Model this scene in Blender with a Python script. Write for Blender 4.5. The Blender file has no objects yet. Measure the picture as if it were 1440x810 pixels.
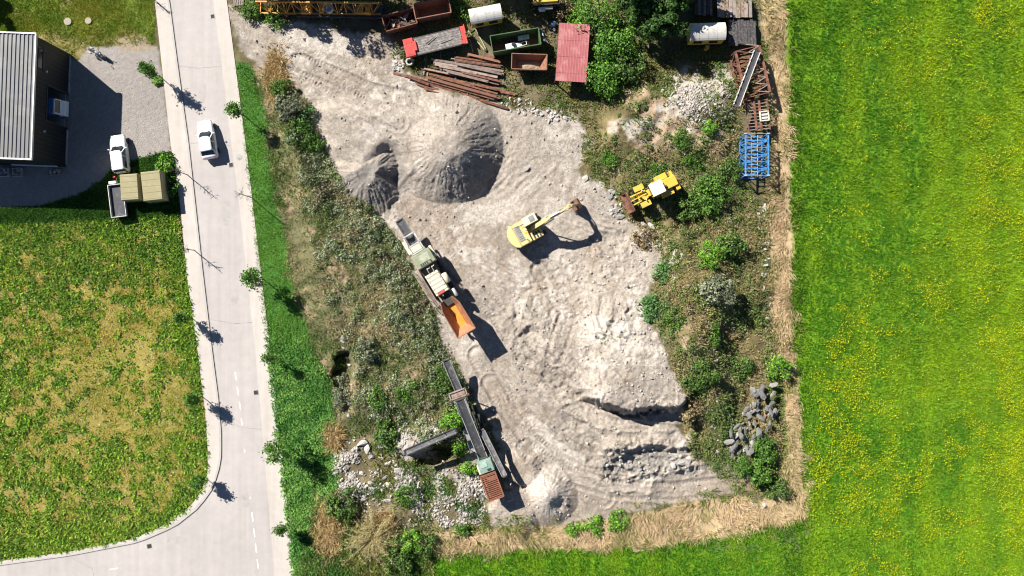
import bpy, bmesh, math, random
import numpy as np
from mathutils import Vector, Matrix, noise as mnoise

random.seed(11)
RNG = np.random.default_rng(5)
SC = bpy.context.scene
COL = SC.collection
PI = math.pi

# ------------------------------------------------------------------ camera
HC = 77.0            # drone height above the road, metres
PPM = 12.5           # photograph pixels per metre on the road plane
cam = bpy.data.cameras.new('camera')
cam.sensor_width = 36.0
cam.lens = 36.0 * HC / (1440 / PPM)
cam.clip_end = 6000
cam.clip_start = 0.5
camo = bpy.data.objects.new('camera', cam)
camo.location = (0, 0, HC)
COL.objects.link(camo)
SC.camera = camo

# ------------------------------------------------------------------ sky + sun
SUN_EL = math.radians(38)
LIGHT = Vector((0.766 * math.cos(SUN_EL), -0.643 * math.cos(SUN_EL), -math.sin(SUN_EL)))
world = bpy.data.worlds.new('World')
SC.world = world
world.use_nodes = True
wn = world.node_tree
for n in list(wn.nodes):
    wn.nodes.remove(n)
sky = wn.nodes.new('ShaderNodeTexSky')
sky.sky_type = 'NISHITA'
sky.sun_disc = False
sky.sun_elevation = SUN_EL
sky.sun_rotation = math.atan2(-LIGHT.x, -LIGHT.y)
sky.air_density = 0.55
sky.dust_density = 0.1
sky.ozone_density = 2.5
bg = wn.nodes.new('ShaderNodeBackground')
bg.inputs['Strength'].default_value = 0.05
wo = wn.nodes.new('ShaderNodeOutputWorld')
wn.links.new(sky.outputs[0], bg.inputs[0])
wn.links.new(bg.outputs[0], wo.inputs[0])

sl = bpy.data.lights.new('sun', 'SUN')
sl.energy = 5.0
sl.angle = math.radians(0.5)
sl.color = (1.0, 0.955, 0.885)
so = bpy.data.objects.new('sun', sl)
so.rotation_euler = LIGHT.to_track_quat('-Z', 'Y').to_euler()
so.location = (-60, 50, 90)
COL.objects.link(so)

SC.view_settings.view_transform = 'Standard'
SC.view_settings.look = 'None'
SC.view_settings.exposure = 1.04
SC.view_settings.gamma = 1.0
SC.view_settings.use_curve_mapping = False
SC.cycles.filter_width = 1.15

# ------------------------------------------------------------------ survey grid -> metres
def at(px, py, z=0.0):
    k = (1 - z / HC) / PPM
    return Vector(((px - 720) * k, (405 - py) * k, z))

def hd(dx, dy):
    """heading in the world of a direction measured on the plan (dy down)"""
    return math.atan2(-dy, dx)

# ------------------------------------------------------------------ materials
def nt(m):
    m.use_nodes = True
    t = m.node_tree
    for n in list(t.nodes):
        t.nodes.remove(n)
    o = t.nodes.new('ShaderNodeOutputMaterial')
    b = t.nodes.new('ShaderNodeBsdfPrincipled')
    t.links.new(b.outputs[0], o.inputs[0])
    return t, b, o

def mixc(t, fac, a, b, mode='MIX'):
    n = t.nodes.new('ShaderNodeMix')
    n.data_type = 'RGBA'
    n.blend_type = mode
    for i, s in ((0, fac), (6, a), (7, b)):
        if hasattr(s, 'is_linked') or hasattr(s, 'links'):
            t.links.new(s, n.inputs[i])
        elif i == 0:
            n.inputs[0].default_value = s
        else:
            n.inputs[i].default_value = (*s[:3], 1)
    return n.outputs[2]

def ramp(t, src, lo, hi, a=0.0, b=1.0):
    n = t.nodes.new('ShaderNodeMapRange')
    t.links.new(src, n.inputs[0])
    n.inputs[1].default_value = lo
    n.inputs[2].default_value = hi
    n.inputs[3].default_value = a
    n.inputs[4].default_value = b
    return n.outputs[0]

def ntex(t, vec, scale, detail=4, rough=0.6):
    n = t.nodes.new('ShaderNodeTexNoise')
    n.inputs['Scale'].default_value = scale
    n.inputs['Detail'].default_value = detail
    n.inputs['Roughness'].default_value = rough
    if vec is not None:
        t.links.new(vec, n.inputs['Vector'])
    return n.outputs[0]

def objvec(t):
    tc = t.nodes.new('ShaderNodeTexCoord')
    oi = t.nodes.new('ShaderNodeObjectInfo')
    m = t.nodes.new('ShaderNodeVectorMath')
    m.operation = 'MULTIPLY_ADD'
    t.links.new(oi.outputs['Random'], m.inputs[0])
    m.inputs[1].default_value = (37, 53, 71)
    t.links.new(tc.outputs['Object'], m.inputs[2])
    return m.outputs[0]

def bump(t, b, h, strength, dist=0.05):
    n = t.nodes.new('ShaderNodeBump')
    n.inputs['Strength'].default_value = strength
    n.inputs['Distance'].default_value = dist
    t.links.new(h, n.inputs['Height'])
    t.links.new(n.outputs[0], b.inputs['Normal'])

MATS = {}
def pm(name, col, rough=0.6, metal=0.0, var=0.2, scale=2.0, dirt=None, amt=0.5, dscale=1.2, bmp=0.0, spec=0.4):
    """worn, uneven solid material: tone variation plus patches of a second colour"""
    if name in MATS:
        return MATS[name]
    m = bpy.data.materials.new(name)
    t, b, o = nt(m)
    v = objvec(t)
    n1 = ntex(t, v, scale, 6)
    lo = [c * (1 - var) for c in col]
    hi = [min(1, c * (1 + var)) for c in col]
    c = mixc(t, ramp(t, n1, 0.3, 0.7), lo, hi)
    if dirt is not None:
        n2 = ntex(t, v, dscale, 8, 0.7)
        c = mixc(t, ramp(t, n2, 0.62 - amt * 0.3, 0.70 - amt * 0.2, 0, 0.9), c, dirt)
    t.links.new(c, b.inputs['Base Color'])
    rr = ramp(t, n1, 0.2, 0.8, max(0.05, rough - 0.12), min(1, rough + 0.12))
    t.links.new(rr, b.inputs['Roughness'])
    b.inputs['Metallic'].default_value = metal
    b.inputs['Specular IOR Level'].default_value = spec
    if bmp:
        bump(t, b, ntex(t, v, scale * 6, 5), bmp)
    MATS[name] = m
    return m

def leafmat(name, trans=0.3, lo=0.55, hi=1.4, rough=0.55):
    m = bpy.data.materials.new(name)
    t, b, o = nt(m)
    a = t.nodes.new('ShaderNodeAttribute'); a.attribute_name = 'col'
    g = t.nodes.new('ShaderNodeNewGeometry')
    r = ramp(t, g.outputs['Random Per Island'], 0, 1, lo, hi)
    c = mixc(t, 1.0, a.outputs['Color'], r, 'MULTIPLY')
    t.links.new(c, b.inputs['Base Color'])
    b.inputs['Roughness'].default_value = rough
    b.inputs['Specular IOR Level'].default_value = 0.25
    tr = t.nodes.new('ShaderNodeBsdfTranslucent')
    t.links.new(c, tr.inputs['Color'])
    mx = t.nodes.new('ShaderNodeMixShader')
    mx.inputs[0].default_value = trans
    t.links.new(b.outputs[0], mx.inputs[1])
    t.links.new(tr.outputs[0], mx.inputs[2])
    t.links.new(mx.outputs[0], o.inputs[0])
    return m

# ------------------------------------------------------------------ mesh builder
class MB:
    def __init__(s):
        s.v = []; s.f = []
    def add(s, vs, fs):
        o = len(s.v)
        s.v.extend([tuple(x) for x in vs])
        s.f.extend([tuple(i + o for i in f) for f in fs])
        return s
    def box(s, cx, cy, cz, lx, ly, lz, rz=0.0, ry=0.0, rx=0.0):
        R = Matrix.Rotation(rz, 3, 'Z') @ Matrix.Rotation(ry, 3, 'Y') @ Matrix.Rotation(rx, 3, 'X')
        vs = []
        for z in (-1, 1):
            for x, y in ((-1, -1), (1, -1), (1, 1), (-1, 1)):
                vs.append(R @ Vector((x * lx / 2, y * ly / 2, z * lz / 2)) + Vector((cx, cy, cz)))
        return s.add(vs, [(3, 2, 1, 0), (4, 5, 6, 7), (0, 1, 5, 4), (1, 2, 6, 5), (2, 3, 7, 6), (3, 0, 4, 7)])
    def bar(s, p, q, w, h=None):
        p = Vector(p); q = Vector(q); h = h or w
        d = q - p; L = d.length
        if L < 1e-6:
            return s
        d.normalize()
        up = Vector((0, 0, 1)) if abs(d.z) < 0.95 else Vector((1, 0, 0))
        a = d.cross(up).normalized(); b = a.cross(d).normalized()
        vs = []
        for e in (p, q):
            for i, j in ((-1, -1), (1, -1), (1, 1), (-1, 1)):
                vs.append(e + a * i * w / 2 + b * j * h / 2)
        return s.add(vs, [(0, 1, 2, 3), (7, 6, 5, 4), (4, 5, 1, 0), (5, 6, 2, 1), (6, 7, 3, 2), (7, 4, 0, 3)])
    def tube(s, p, q, r0, r1=None, n=8, cap=True):
        p = Vector(p); q = Vector(q); r1 = r0 if r1 is None else r1
        d = (q - p).normalized()
        up = Vector((0, 0, 1)) if abs(d.z) < 0.95 else Vector((1, 0, 0))
        a = d.cross(up).normalized(); b = a.cross(d)
        vs = []
        for e, r in ((p, r0), (q, r1)):
            for i in range(n):
                t = 2 * PI * i / n
                vs.append(e + a * math.cos(t) * r + b * math.sin(t) * r)
        fs = [(i, (i + 1) % n, n + (i + 1) % n, n + i) for i in range(n)]
        if cap:
            fs += [tuple(range(n - 1, -1, -1)), tuple(range(n, 2 * n))]
        return s.add(vs, fs)
    def loft(s, rings, cap=True, closed=True):
        n = len(rings[0]); o = []
        fs = []
        for k in range(len(rings) - 1):
            for i in range(n if closed else n - 1):
                j = (i + 1) % n
                fs.append((k * n + i, k * n + j, (k + 1) * n + j, (k + 1) * n + i))
        if cap:
            fs.append(tuple(range(n - 1, -1, -1)))
            fs.append(tuple(range((len(rings) - 1) * n, len(rings) * n)))
        return s.add([p for r in rings for p in r], fs)
    def prism(s, poly, z0, z1):
        n = len(poly)
        return s.loft([[(x, y, z0) for x, y in poly], [(x, y, z1) for x, y in poly]])
    def lathe(s, c, axis, prof, n=14):
        """prof: (radius, offset along axis)"""
        ax = Vector(axis).normalized(); c = Vector(c)
        up = Vector((0, 0, 1)) if abs(ax.z) < 0.95 else Vector((1, 0, 0))
        a = ax.cross(up).normalized(); b = ax.cross(a)
        rings = []
        for r, o in prof:
            rings.append([c + ax * o + (a * math.cos(2 * PI * i / n) + b * math.sin(2 * PI * i / n)) * max(r, 0.001) for i in range(n)])
        return s.loft(rings)
    def build(s, name, mat, parent=None, smooth=False, bevel=0.0):
        me = bpy.data.meshes.new(name)
        me.from_pydata(s.v, [], s.f)
        bm = bmesh.new(); bm.from_mesh(me)
        bmesh.ops.recalc_face_normals(bm, faces=bm.faces)
        bm.to_mesh(me); bm.free()
        if mat is not None:
            me.materials.append(mat)
        if smooth:
            me.polygons.foreach_set('use_smooth', [True] * len(me.polygons))
        ob = bpy.data.objects.new(name, me)
        COL.objects.link(ob)
        if parent is not None:
            ob.parent = parent
        if bevel:
            md = ob.modifiers.new('bevel', 'BEVEL')
            md.width = bevel; md.segments = 2; md.limit_method = 'ANGLE'
        return ob

def tag(o, label=None, cat=None, group=None, kind=None):
    if label: o['label'] = label
    if cat: o['category'] = cat
    if group: o['group'] = group
    if kind: o['kind'] = kind
    return o

def thing(name, label, cat, loc=(0, 0, 0), rz=0.0, group=None):
    o = bpy.data.objects.new(name, None)
    o.empty_display_size = 0.3
    COL.objects.link(o)
    o.location = loc
    o.rotation_euler = (0, 0, rz)
    return tag(o, label, cat, group)

def dup(root, loc, rz=None, label=None, group=None):
    def cp(o, par):
        c = o.copy(); COL.objects.link(c)
        if par is not None:
            c.parent = par
        for ch in o.children:
            cp(ch, c)
        return c
    r = cp(root, None)
    r.location = loc
    if rz is not None:
        r.rotation_euler = (0, 0, rz)
    if label: r['label'] = label
    if group: r['group'] = group
    return r

def fit(c, z):
    """four plan corners (c0-c1 the long side) of a top at height z -> centre, heading, length, width"""
    w = [at(x, y, z) for x, y in c]
    cen = (w[0] + w[1] + w[2] + w[3]) / 4
    u = ((w[1] - w[0]) + (w[2] - w[3])) / 2
    v = ((w[3] - w[0]) + (w[2] - w[1])) / 2
    rz = math.atan2(u.y, u.x)
    return Vector((cen.x, cen.y, 0)), rz, u.length, v.length
# ------------------------------------------------------------------ numpy noise and outlines
def vnoise(x, y, seed=0):
    xi = np.floor(x).astype(np.int64); yi = np.floor(y).astype(np.int64)
    xf = x - xi; yf = y - yi
    def hsh(a, b):
        n = (a * 374761393 + b * 668265263 + seed * 1442695041) & 0xFFFFFFFF
        n = ((n ^ (n >> 13)) * 1274126177) & 0xFFFFFFFF
        n = (n ^ (n >> 16)) & 0xFFFFFF
        return n / float(0xFFFFFF)
    u = xf * xf * (3 - 2 * xf); v = yf * yf * (3 - 2 * yf)
    a = hsh(xi, yi); b = hsh(xi + 1, yi); c = hsh(xi, yi + 1); d = hsh(xi + 1, yi + 1)
    return (a * (1 - u) + b * u) * (1 - v) + (c * (1 - u) + d * u) * v

def fbm(x, y, sc, octv=4, seed=0, gain=0.5):
    """-1..1, sc = size of the largest blobs in plan pixels"""
    s = np.zeros_like(x, dtype=float); amp = 1.0; tot = 0.0; f = 1.0 / sc
    for k in range(octv):
        s += amp * (vnoise(x * f + 17.3 * k, y * f - 9.1 * k, seed + k * 7) * 2 - 1)
        tot += amp; amp *= gain; f *= 2.03
    return s / tot * 1.6

def sdf(px, py, poly):
    """signed distance to a polygon in plan pixels, positive inside"""
    P = np.asarray(poly, float)
    d = np.full(px.shape, 1e18); ins = np.zeros(px.shape, bool)
    n = len(P)
    for i in range(n):
        a = P[i]; b = P[(i + 1) % n]; e = b - a
        wx = px - a[0]; wy = py - a[1]
        t = np.clip((wx * e[0] + wy * e[1]) / (e @ e + 1e-9), 0, 1)
        d = np.minimum(d, (wx - e[0] * t) ** 2 + (wy - e[1] * t) ** 2)
        c = (a[1] > py) != (b[1] > py)
        xs = a[0] + (py - a[1]) * e[0] / (e[1] if abs(e[1]) > 1e-9 else 1e-9)
        ins ^= c & (px < xs)
    d = np.sqrt(d)
    return np.where(ins, d, -d)

def line_d(px, py, pts):
    d = np.full(px.shape, 1e18); s = np.zeros(px.shape); side = np.zeros(px.shape); acc = 0.0
    for i in range(len(pts) - 1):
        a = np.array(pts[i], float); b = np.array(pts[i + 1], float); e = b - a; L = math.hypot(*e)
        wx = px - a[0]; wy = py - a[1]
        t = np.clip((wx * e[0] + wy * e[1]) / (L * L), 0, 1)
        dd = np.hypot(wx - e[0] * t, wy - e[1] * t)
        m = dd < d
        d = np.where(m, dd, d)
        s = np.where(m, acc + t * L, s)
        side = np.where(m, np.sign(wx * e[1] - wy * e[0]), side)
        acc += L
    return d, s, side

def ss(x, a, b):
    t = np.clip((x - a) / (b - a), 0, 1)
    return t * t * (3 - 2 * t)

# ------------------------------------------------------------------ outlines surveyed from the photograph (plan pixels)
QUARRY = [(316,8),(345,20),(400,30),(470,36),(535,46),(556,66),(572,98),(600,118),(700,145),(745,152),(800,165),(832,196),(812,238),(850,262),
          (872,300),(912,330),(930,372),(905,430),(935,482),(950,530),(966,560),(958,600),(975,640),(1035,660),(1035,690),(960,706),
          (880,722),(800,736),(690,742),(683,706),(716,690),(698,620),(660,545),(622,486),(604,420),(560,342),(520,292),(490,276),
          (448,200),(426,132),(402,106),(352,88),(334,62)]
BERM = [(350,90),(402,106),(426,132),(448,200),(490,276),(520,292),(560,342),(604,420),(622,486),(655,545),(690,612),(640,640),
        (560,600),(500,612),(470,600),(455,540),(432,470),(410,400),(392,300),(378,200),(370,130)]
VERGE = [(333,88),(350,88),(372,130),(382,220),(396,300),(412,400),(436,470),(460,540),(474,610),(470,680),(450,720),(440,830),(414,830),(372,460),(348,230)]
STRIP = [(1066,-60),(1098,-60),(1106,60),(1112,300),(1118,520),(1132,700),(1130,728),(1050,748),(930,766),(800,772),(700,772),(600,780),
         (590,752),(690,742),(800,738),(900,722),(980,704),(1040,700),(1082,712),(1100,690),(1106,620),(1098,540),(1086,440),(1082,330),(1088,220),(1082,120)]
SCRUB = [(832,150),(900,100),(1040,110),(1046,240),(1082,330),(1086,440),(1098,540),(1106,620),(1090,700),(1035,690),(975,640),(958,600),
         (966,560),(950,530),(935,482),(905,430),(930,372),(912,330),(872,300),(850,262),(812,238)]
YARD = [(316,-60),(1066,-60),(1082,120),(1046,240),(900,110),(832,150),(832,196),(800,165),(745,152),(700,145),(600,118),(560,82),(470,50),(400,36),(345,26),(316,8)]
LOWER = [(500,612),(560,600),(640,640),(690,612),(700,640),(716,690),(683,706),(690,742),(600,752),(560,740),(470,720),(468,640)]
SOUTH = [(440,720),(560,740),(600,780),(700,772),(930,766),(1130,728),(1140,700),(1140,840),(412,840)]
FIELD = [(-40,314),(250,302),(263,386),(276,476),(289,579),(293,640),(291,680),(275,706),(240,736),(190,756),(96,775),(-40,790)]
LOT = [(-60,296),(60,291),(112,275),(148,252),(160,236),(244,236),(238,190),(222,64),(122,64),(112,84),(-60,84)]
LAWN = [(-60,-60),(218,-60),(218,62),(122,66),(112,84),(-60,84)]
SHRUBL = [(-60,296),(60,291),(112,275),(148,252),(160,236),(232,214),(244,216),(252,304),(-60,316)]
PILE_C = (628, 205)

def cone(px, py, cx, cy, r, h, seed, lump=0.12):
    dx = px - cx; dy = py - cy
    d = np.hypot(dx, dy); a = np.arctan2(dy, dx)
    rr = r * (1 + lump * fbm(a * 40 + 500, a * 0 + seed * 31.0, 30, 3, seed))
    t = 1 - d / rr
    aw = a + 0.05 * fbm(px, py, 16, 3, seed + 5)
    g = (fbm(aw * 90 + 300, d * 0.2, 4, 3, seed + 3, 0.7) * 0.085 + fbm(px, py, 18, 3, seed + 8) * 0.05) * np.clip(t * 4, 0, 1) * np.clip((1 - t) * 2, 0, 1)
    return h * np.clip(t, 0, 1) * (1 - 0.12 * np.clip(t - 0.6, 0, 1)) + np.where(t > 0, g, 0)

RIDGES = [  # cx, cy, rx, ry, direction of the ridge lines (deg, plan), spacing px, height m
    (712,388,46,40,35,7,0.16),(690,352,36,30,32,6,0.12),(865,235,40,30,20,7,0.20),(846,330,46,40,25,8,0.16),(545,287,26,12,80,6,0.12),
    (720,250,50,30,-40,9,0.10),(640,370,24,30,60,6,0.08),(860,610,60,22,5,7,0.08),(700,560,28,24,70,6,0.08),(500,170,50,30,38,8,0.10)]
TRACKS = [[(330,40),(392,62),(440,100),(492,140),(560,172)],[(420,88),(470,108),(520,130),(570,140)],
          [(672,500),(704,560),(748,622),(800,668),(860,688),(940,692),(1030,682)],[(690,540),(740,590),(800,632),(850,660)],
          [(560,292),(640,380),(700,440),(740,500),(800,560),(850,600),(950,612)],
          [(760,380),(800,440),(780,500)],[(740,630),(790,668),(850,700)]]

TERR = [([(735,500),(775,545),(815,590),(850,625),(870,640)],.30),([(715,540),(760,592),(800,627),(830,652),(880,668),(960,662)],.34),([(700,585),(745,632),(790,665),(830,688),(920,694)],.22),
        ([(912,655),(920,672),(914,694)],.30),([(760,470),(790,520),(830,552)],.25),([(845,632),(900,628),(965,634)],.35),([(700,470),(740,510),(770,550)],.2),([(770,560),(830,602),(900,612),(960,606)],.22),([(660,400),(700,450),(720,500)],.14)]

MID = [(735,425),(790,350),(900,325),(1060,340),(1062,600),(1010,640),(975,606),(960,572),(945,575),(905,580),(868,577),(836,566),(800,545),(770,520),(745,480)]
SHELF = [(800,548),(836,567),(868,578),(905,581),(945,575),(975,560),(985,640),(960,632),(925,628),(890,634),(862,652),(846,640),(838,620),(800,590)]

def height(px, py):
    px = np.asarray(px, float); py = np.asarray(py, float)
    wob = fbm(px, py, 60, 4, 3) * 9
    h = np.zeros_like(px)
    q = sdf(px, py, QUARRY) + wob * 0.5
    qm = ss(q, -6, 14)
    # overgrown bank along the road side
    b = sdf(px, py, BERM) + wob
    h += ss(b, 0, 46) * (1.5 + 0.5 * fbm(px, py, 70, 4, 12)) * (1 - 0.55 * qm) + ss(b, -4, 12) * 0.18 * fbm(px, py, 14, 3, 41)
    # heaped gravel terrace in the north-west of the pit
    terr = sdf(px, py, [(446,150),(480,128),(560,130),(640,140),(690,170),(700,210),(600,270),(560,262),(548,232),(520,266),(496,262),(462,212)]) + wob * 0.6
    tz = 1.9 * ss(terr, -4, 34)
    c1r = cone(px, py, 628, 205, 82, 4.9, 1, 0.05); cap = 3.7 + 0.25 * fbm(px, py, 40, 3, 8)
    c1b = 0 * px
    c2 = np.minimum(cone(px, py, 517, 240, 52, 2.6, 2, 0.30), 1.9 + 0.4 * fbm(px, py, 30, 3, 18))
    pit = ss(26 - np.hypot((px - 668) * 0.7, py - 200), -22, 22) * 0.0
    c1 = -np.log(np.exp(-3.5 * c1r) + np.exp(-3.5 * cap)) / 3.5 + 0.0
    c1 = np.where(c1r <= 0.02, 0, np.maximum(c1, 0))
    h = np.maximum(h, np.maximum(np.maximum(np.maximum(tz, c1), c1b) - pit * (c1 > 1.5), c2) * ss(q, -25, 2))
    # middle bench with a quarried face
    md = sdf(px, py, MID) + fbm(px, py, 34, 4, 5) * 5 + fbm(px, py, 12, 4, 55, 0.65) * 4.5
    run = np.clip(((px - 740) * 0.5 + (py - 385) * 0.86) / 200, 0, 1)
    bench = 3.6 * run * ss(md, -5, 8 + 50 * ss(px, 955, 985)) * (1 - ss(px, 965, 1058)) * ss(px + 0.0 * py, 700, 720) * ss(px, 796, 850)
    bench += (1.6 * run * ss(md, -2, 36)) * (1 - ss(px, 796, 850))
    sh = sdf(px, py, SHELF) + fbm(px, py, 24, 4, 15) * 5
    shelf = 0.75 * ss(sh, -2, 7) * ss(px, 810, 862)
    rock = np.clip(fbm(px, py, 26, 5, 52, 0.6), -1, 1)
    crag = 1 - np.abs(fbm(px, py, 15, 4, 53, 0.6)) * 1.6
    led = ss(16 - np.abs(sdf(px, py, [(838,636),(905,628),(960,636),(976,655),(905,666),(850,664)])), -8, 12) * ss(px, 820, 850)
    h += led * 0.34 * crag
    h += ss(30 - np.abs(sh + 6), 0, 24) * ss(px, 760, 800) * 0.16 * (1 - np.abs(fbm(px, py, 12, 3, 54)) * 1.5)
    h += np.maximum(bench, shelf) + ss(shelf, 0.3, 0.9) * (md < 0) * 0.12 * rock
    h += 0.55 * ss(14 - np.abs(sdf(px, py, [(838,632),(905,626),(960,636),(972,652),(905,664),(850,662)])), 0, 12) * ss(px, 836, 856) * np.clip(rock + 0.3, 0, 1)
    # bottom stock piles
    h = np.maximum(h, cone(px, py, 770, 698, 42, 2.4, 4, 0.05) - 0.35 * ss(10 - np.hypot(px - 786, py - 711) + 4 * fbm(px, py, 12, 3, 70), -6, 6))
    h = np.maximum(h, np.minimum(cone(px, py, 722, 716, 46, 2.2, 6, 0.12), 0.9))
    h = np.maximum(h, np.minimum(cone(px, py, 735, 665, 34, 1.6, 7, 0.2), 0.8))
    # stock pile under the short conveyor
    mo = sdf(px, py, [(552,604),(575,592),(602,584),(640,594),(646,606),(610,624),(574,641),(556,632)]) + fbm(px, py, 18, 3, 63) * 3
    dl = (px - 574) * 0.39 - (py - 641) * -0.92
    h = np.maximum(h, 2.1 * ss(mo, -2, 5 + 24 * ss(-dl, 4, 26)) * (0.8 + 0.2 * fbm(px, py, 20, 3, 65)))
    h -= 1.5 * ss(1 - np.hypot((px - 613) / 34, (py - 641 + (px - 613) * 0.25) / 16), 0, 0.4) * (mo < 2)
    # overgrown spoil on the east
    s = sdf(px, py, SCRUB) + wob
    h += ss(s, 0, 40) * (0.8 + 0.8 * fbm(px, py, 80, 4, 22)) + ss(s, -4, 10) * 0.16 * fbm(px, py, 14, 3, 42)
    h += 0.5 * ss(36 - np.hypot((px - 992) * 0.8, py - 150), 0, 30)
    lo = sdf(px, py, LOWER) + wob
    h += ss(lo, 0, 20) * (0.25 + 0.35 * fbm(px, py, 40, 4, 23))
    # gravel relief, machine ridges and wheel tracks
    rel = 0.09 * fbm(px, py, 40, 5, 30, 0.6) + 0.045 * fbm(px, py, 9, 3, 31, 0.6)
    rm = ss(sdf(px, py, [(730,400),(830,340),(930,330),(940,500),(850,560),(740,520),(700,450)]), -40, 20)
    wx = px + fbm(px, py, 60, 3, 36) * 16; wy = py + fbm(px, py, 50, 3, 37) * 16
    u_ = wx * 0.62 + wy * 0.78; v_ = -wx * 0.78 + wy * 0.62
    rdg = 1 - np.abs(fbm(u_ * 0.42, v_, 20, 4, 38, 0.6)) * 1.7
    rel += (0.07 * qm + rm * 0.65) * 0.42 * np.clip(rdg, -0.6, 1) * np.clip(0.55 + fbm(px, py, 50, 3, 39), 0.1, 1.3) * (1 - 0.8 * (h > 1.5) * (px < 720))
    rel += rm * (0.16 * np.abs(fbm(px, py, 20, 4, 33, 0.6)) + 0.09 * np.clip(fbm(px, py, 6, 3, 34, .7), -.3, 1))
    dr = ss(sdf(px, py, [(700,520),(760,470),(850,560),(860,640),(960,640),(960,680),(840,690),(760,640)]), -30, 20)
    st = fbm((px * 0.75 + py * 0.66) * 0.25, (-px * 0.66 + py * 0.75), 12, 4, 35, 0.6)
    rel += dr * 0.16 * st
    for cx, cy, rx, ry, ang, sp, am in RIDGES:
        ca, sa = math.cos(math.radians(ang)), math.sin(math.radians(ang))
        dx = px - cx; dy = py - cy
        m = np.exp(-((dx / rx) ** 2 + (dy / ry) ** 2))
        ph = (-dx * sa + dy * ca) / sp * 2 * PI + fbm(px, py, 30, 3, 61) * 3
        rel += m * am * (0.5 + 0.5 * np.sin(ph)) * (0.6 + 0.4 * fbm(px, py, 16, 2, 62))
    for T, am in TERR:
        d, along, side = line_d(px + fbm(px, py, 30, 4, 66) * 6, py + fbm(px, py, 26, 4, 67) * 6, T)
        sd_ = d * side
        md_ = 0.6 + 0.7 * fbm(px, py, 24, 3, 68)
        rel += 1.5 * am * np.clip(md_, 0.1, 1.4) * np.where(sd_ > 0, np.exp(-sd_ / 11), np.exp(sd_ / 2.2)) * ss(40 - d, 0, 30)
    for T in TRACKS:
        d, along, side = line_d(px, py, T)
        w = np.abs(d - 11)
        rut = ss(3.4 - w, 0, 2.2)
        rel += -0.09 * rut + 0.035 * rut * (0.6 + 0.8 * fbm(px, py, 20, 2, 69)) * np.sin(along * 2 * PI / 4.6) + 0.05 * ss(2.2 - np.abs(d - 16), 0, 2)
    h += qm * rel
    y = sdf(px, py, YARD)
    h += ss(y, 0, 20) * 0.06 * fbm(px, py, 18, 4, 44)
    # meadows: gentle roll, never under the road level
    mw = ss(px, 1116, 1160)
    h += mw * 0.10 * fbm(px, py, 50, 3, 45)
    # hollow in the bank
    h -= 1.9 * ss(1 - np.hypot((px - 484 - (py - 525) * 0.12) / 18, (py - 524) / 38) + 0.2 * fbm(px, py, 16, 3, 64), 0, 0.35)
    return h

def G(px, py, dz=0.0):
    z = float(height(np.array([float(px)]), np.array([float(py)]))[0]) + dz
    return at(px, py, z)

# ------------------------------------------------------------------ colours of the ground sheet (reflectances)
C = lambda *a: np.array(a, float)
GRAVEL = C(.40,.347,.292); GRAVEL_W = C(.53,.475,.415); GRAVEL_D = C(.255,.235,.212); DIRT = C(.30,.235,.175); TAN = C(.46,.345,.20)  # GRAVEL_D: dark crushed stone plus some flank shade
MEADOW = C(.14,.26,.012); FSOIL = C(.31,.255,.07); OLIVE = C(.17,.16,.08); GREEN = C(.07,.19,.03); CONC = C(.37,.335,.305)

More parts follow.
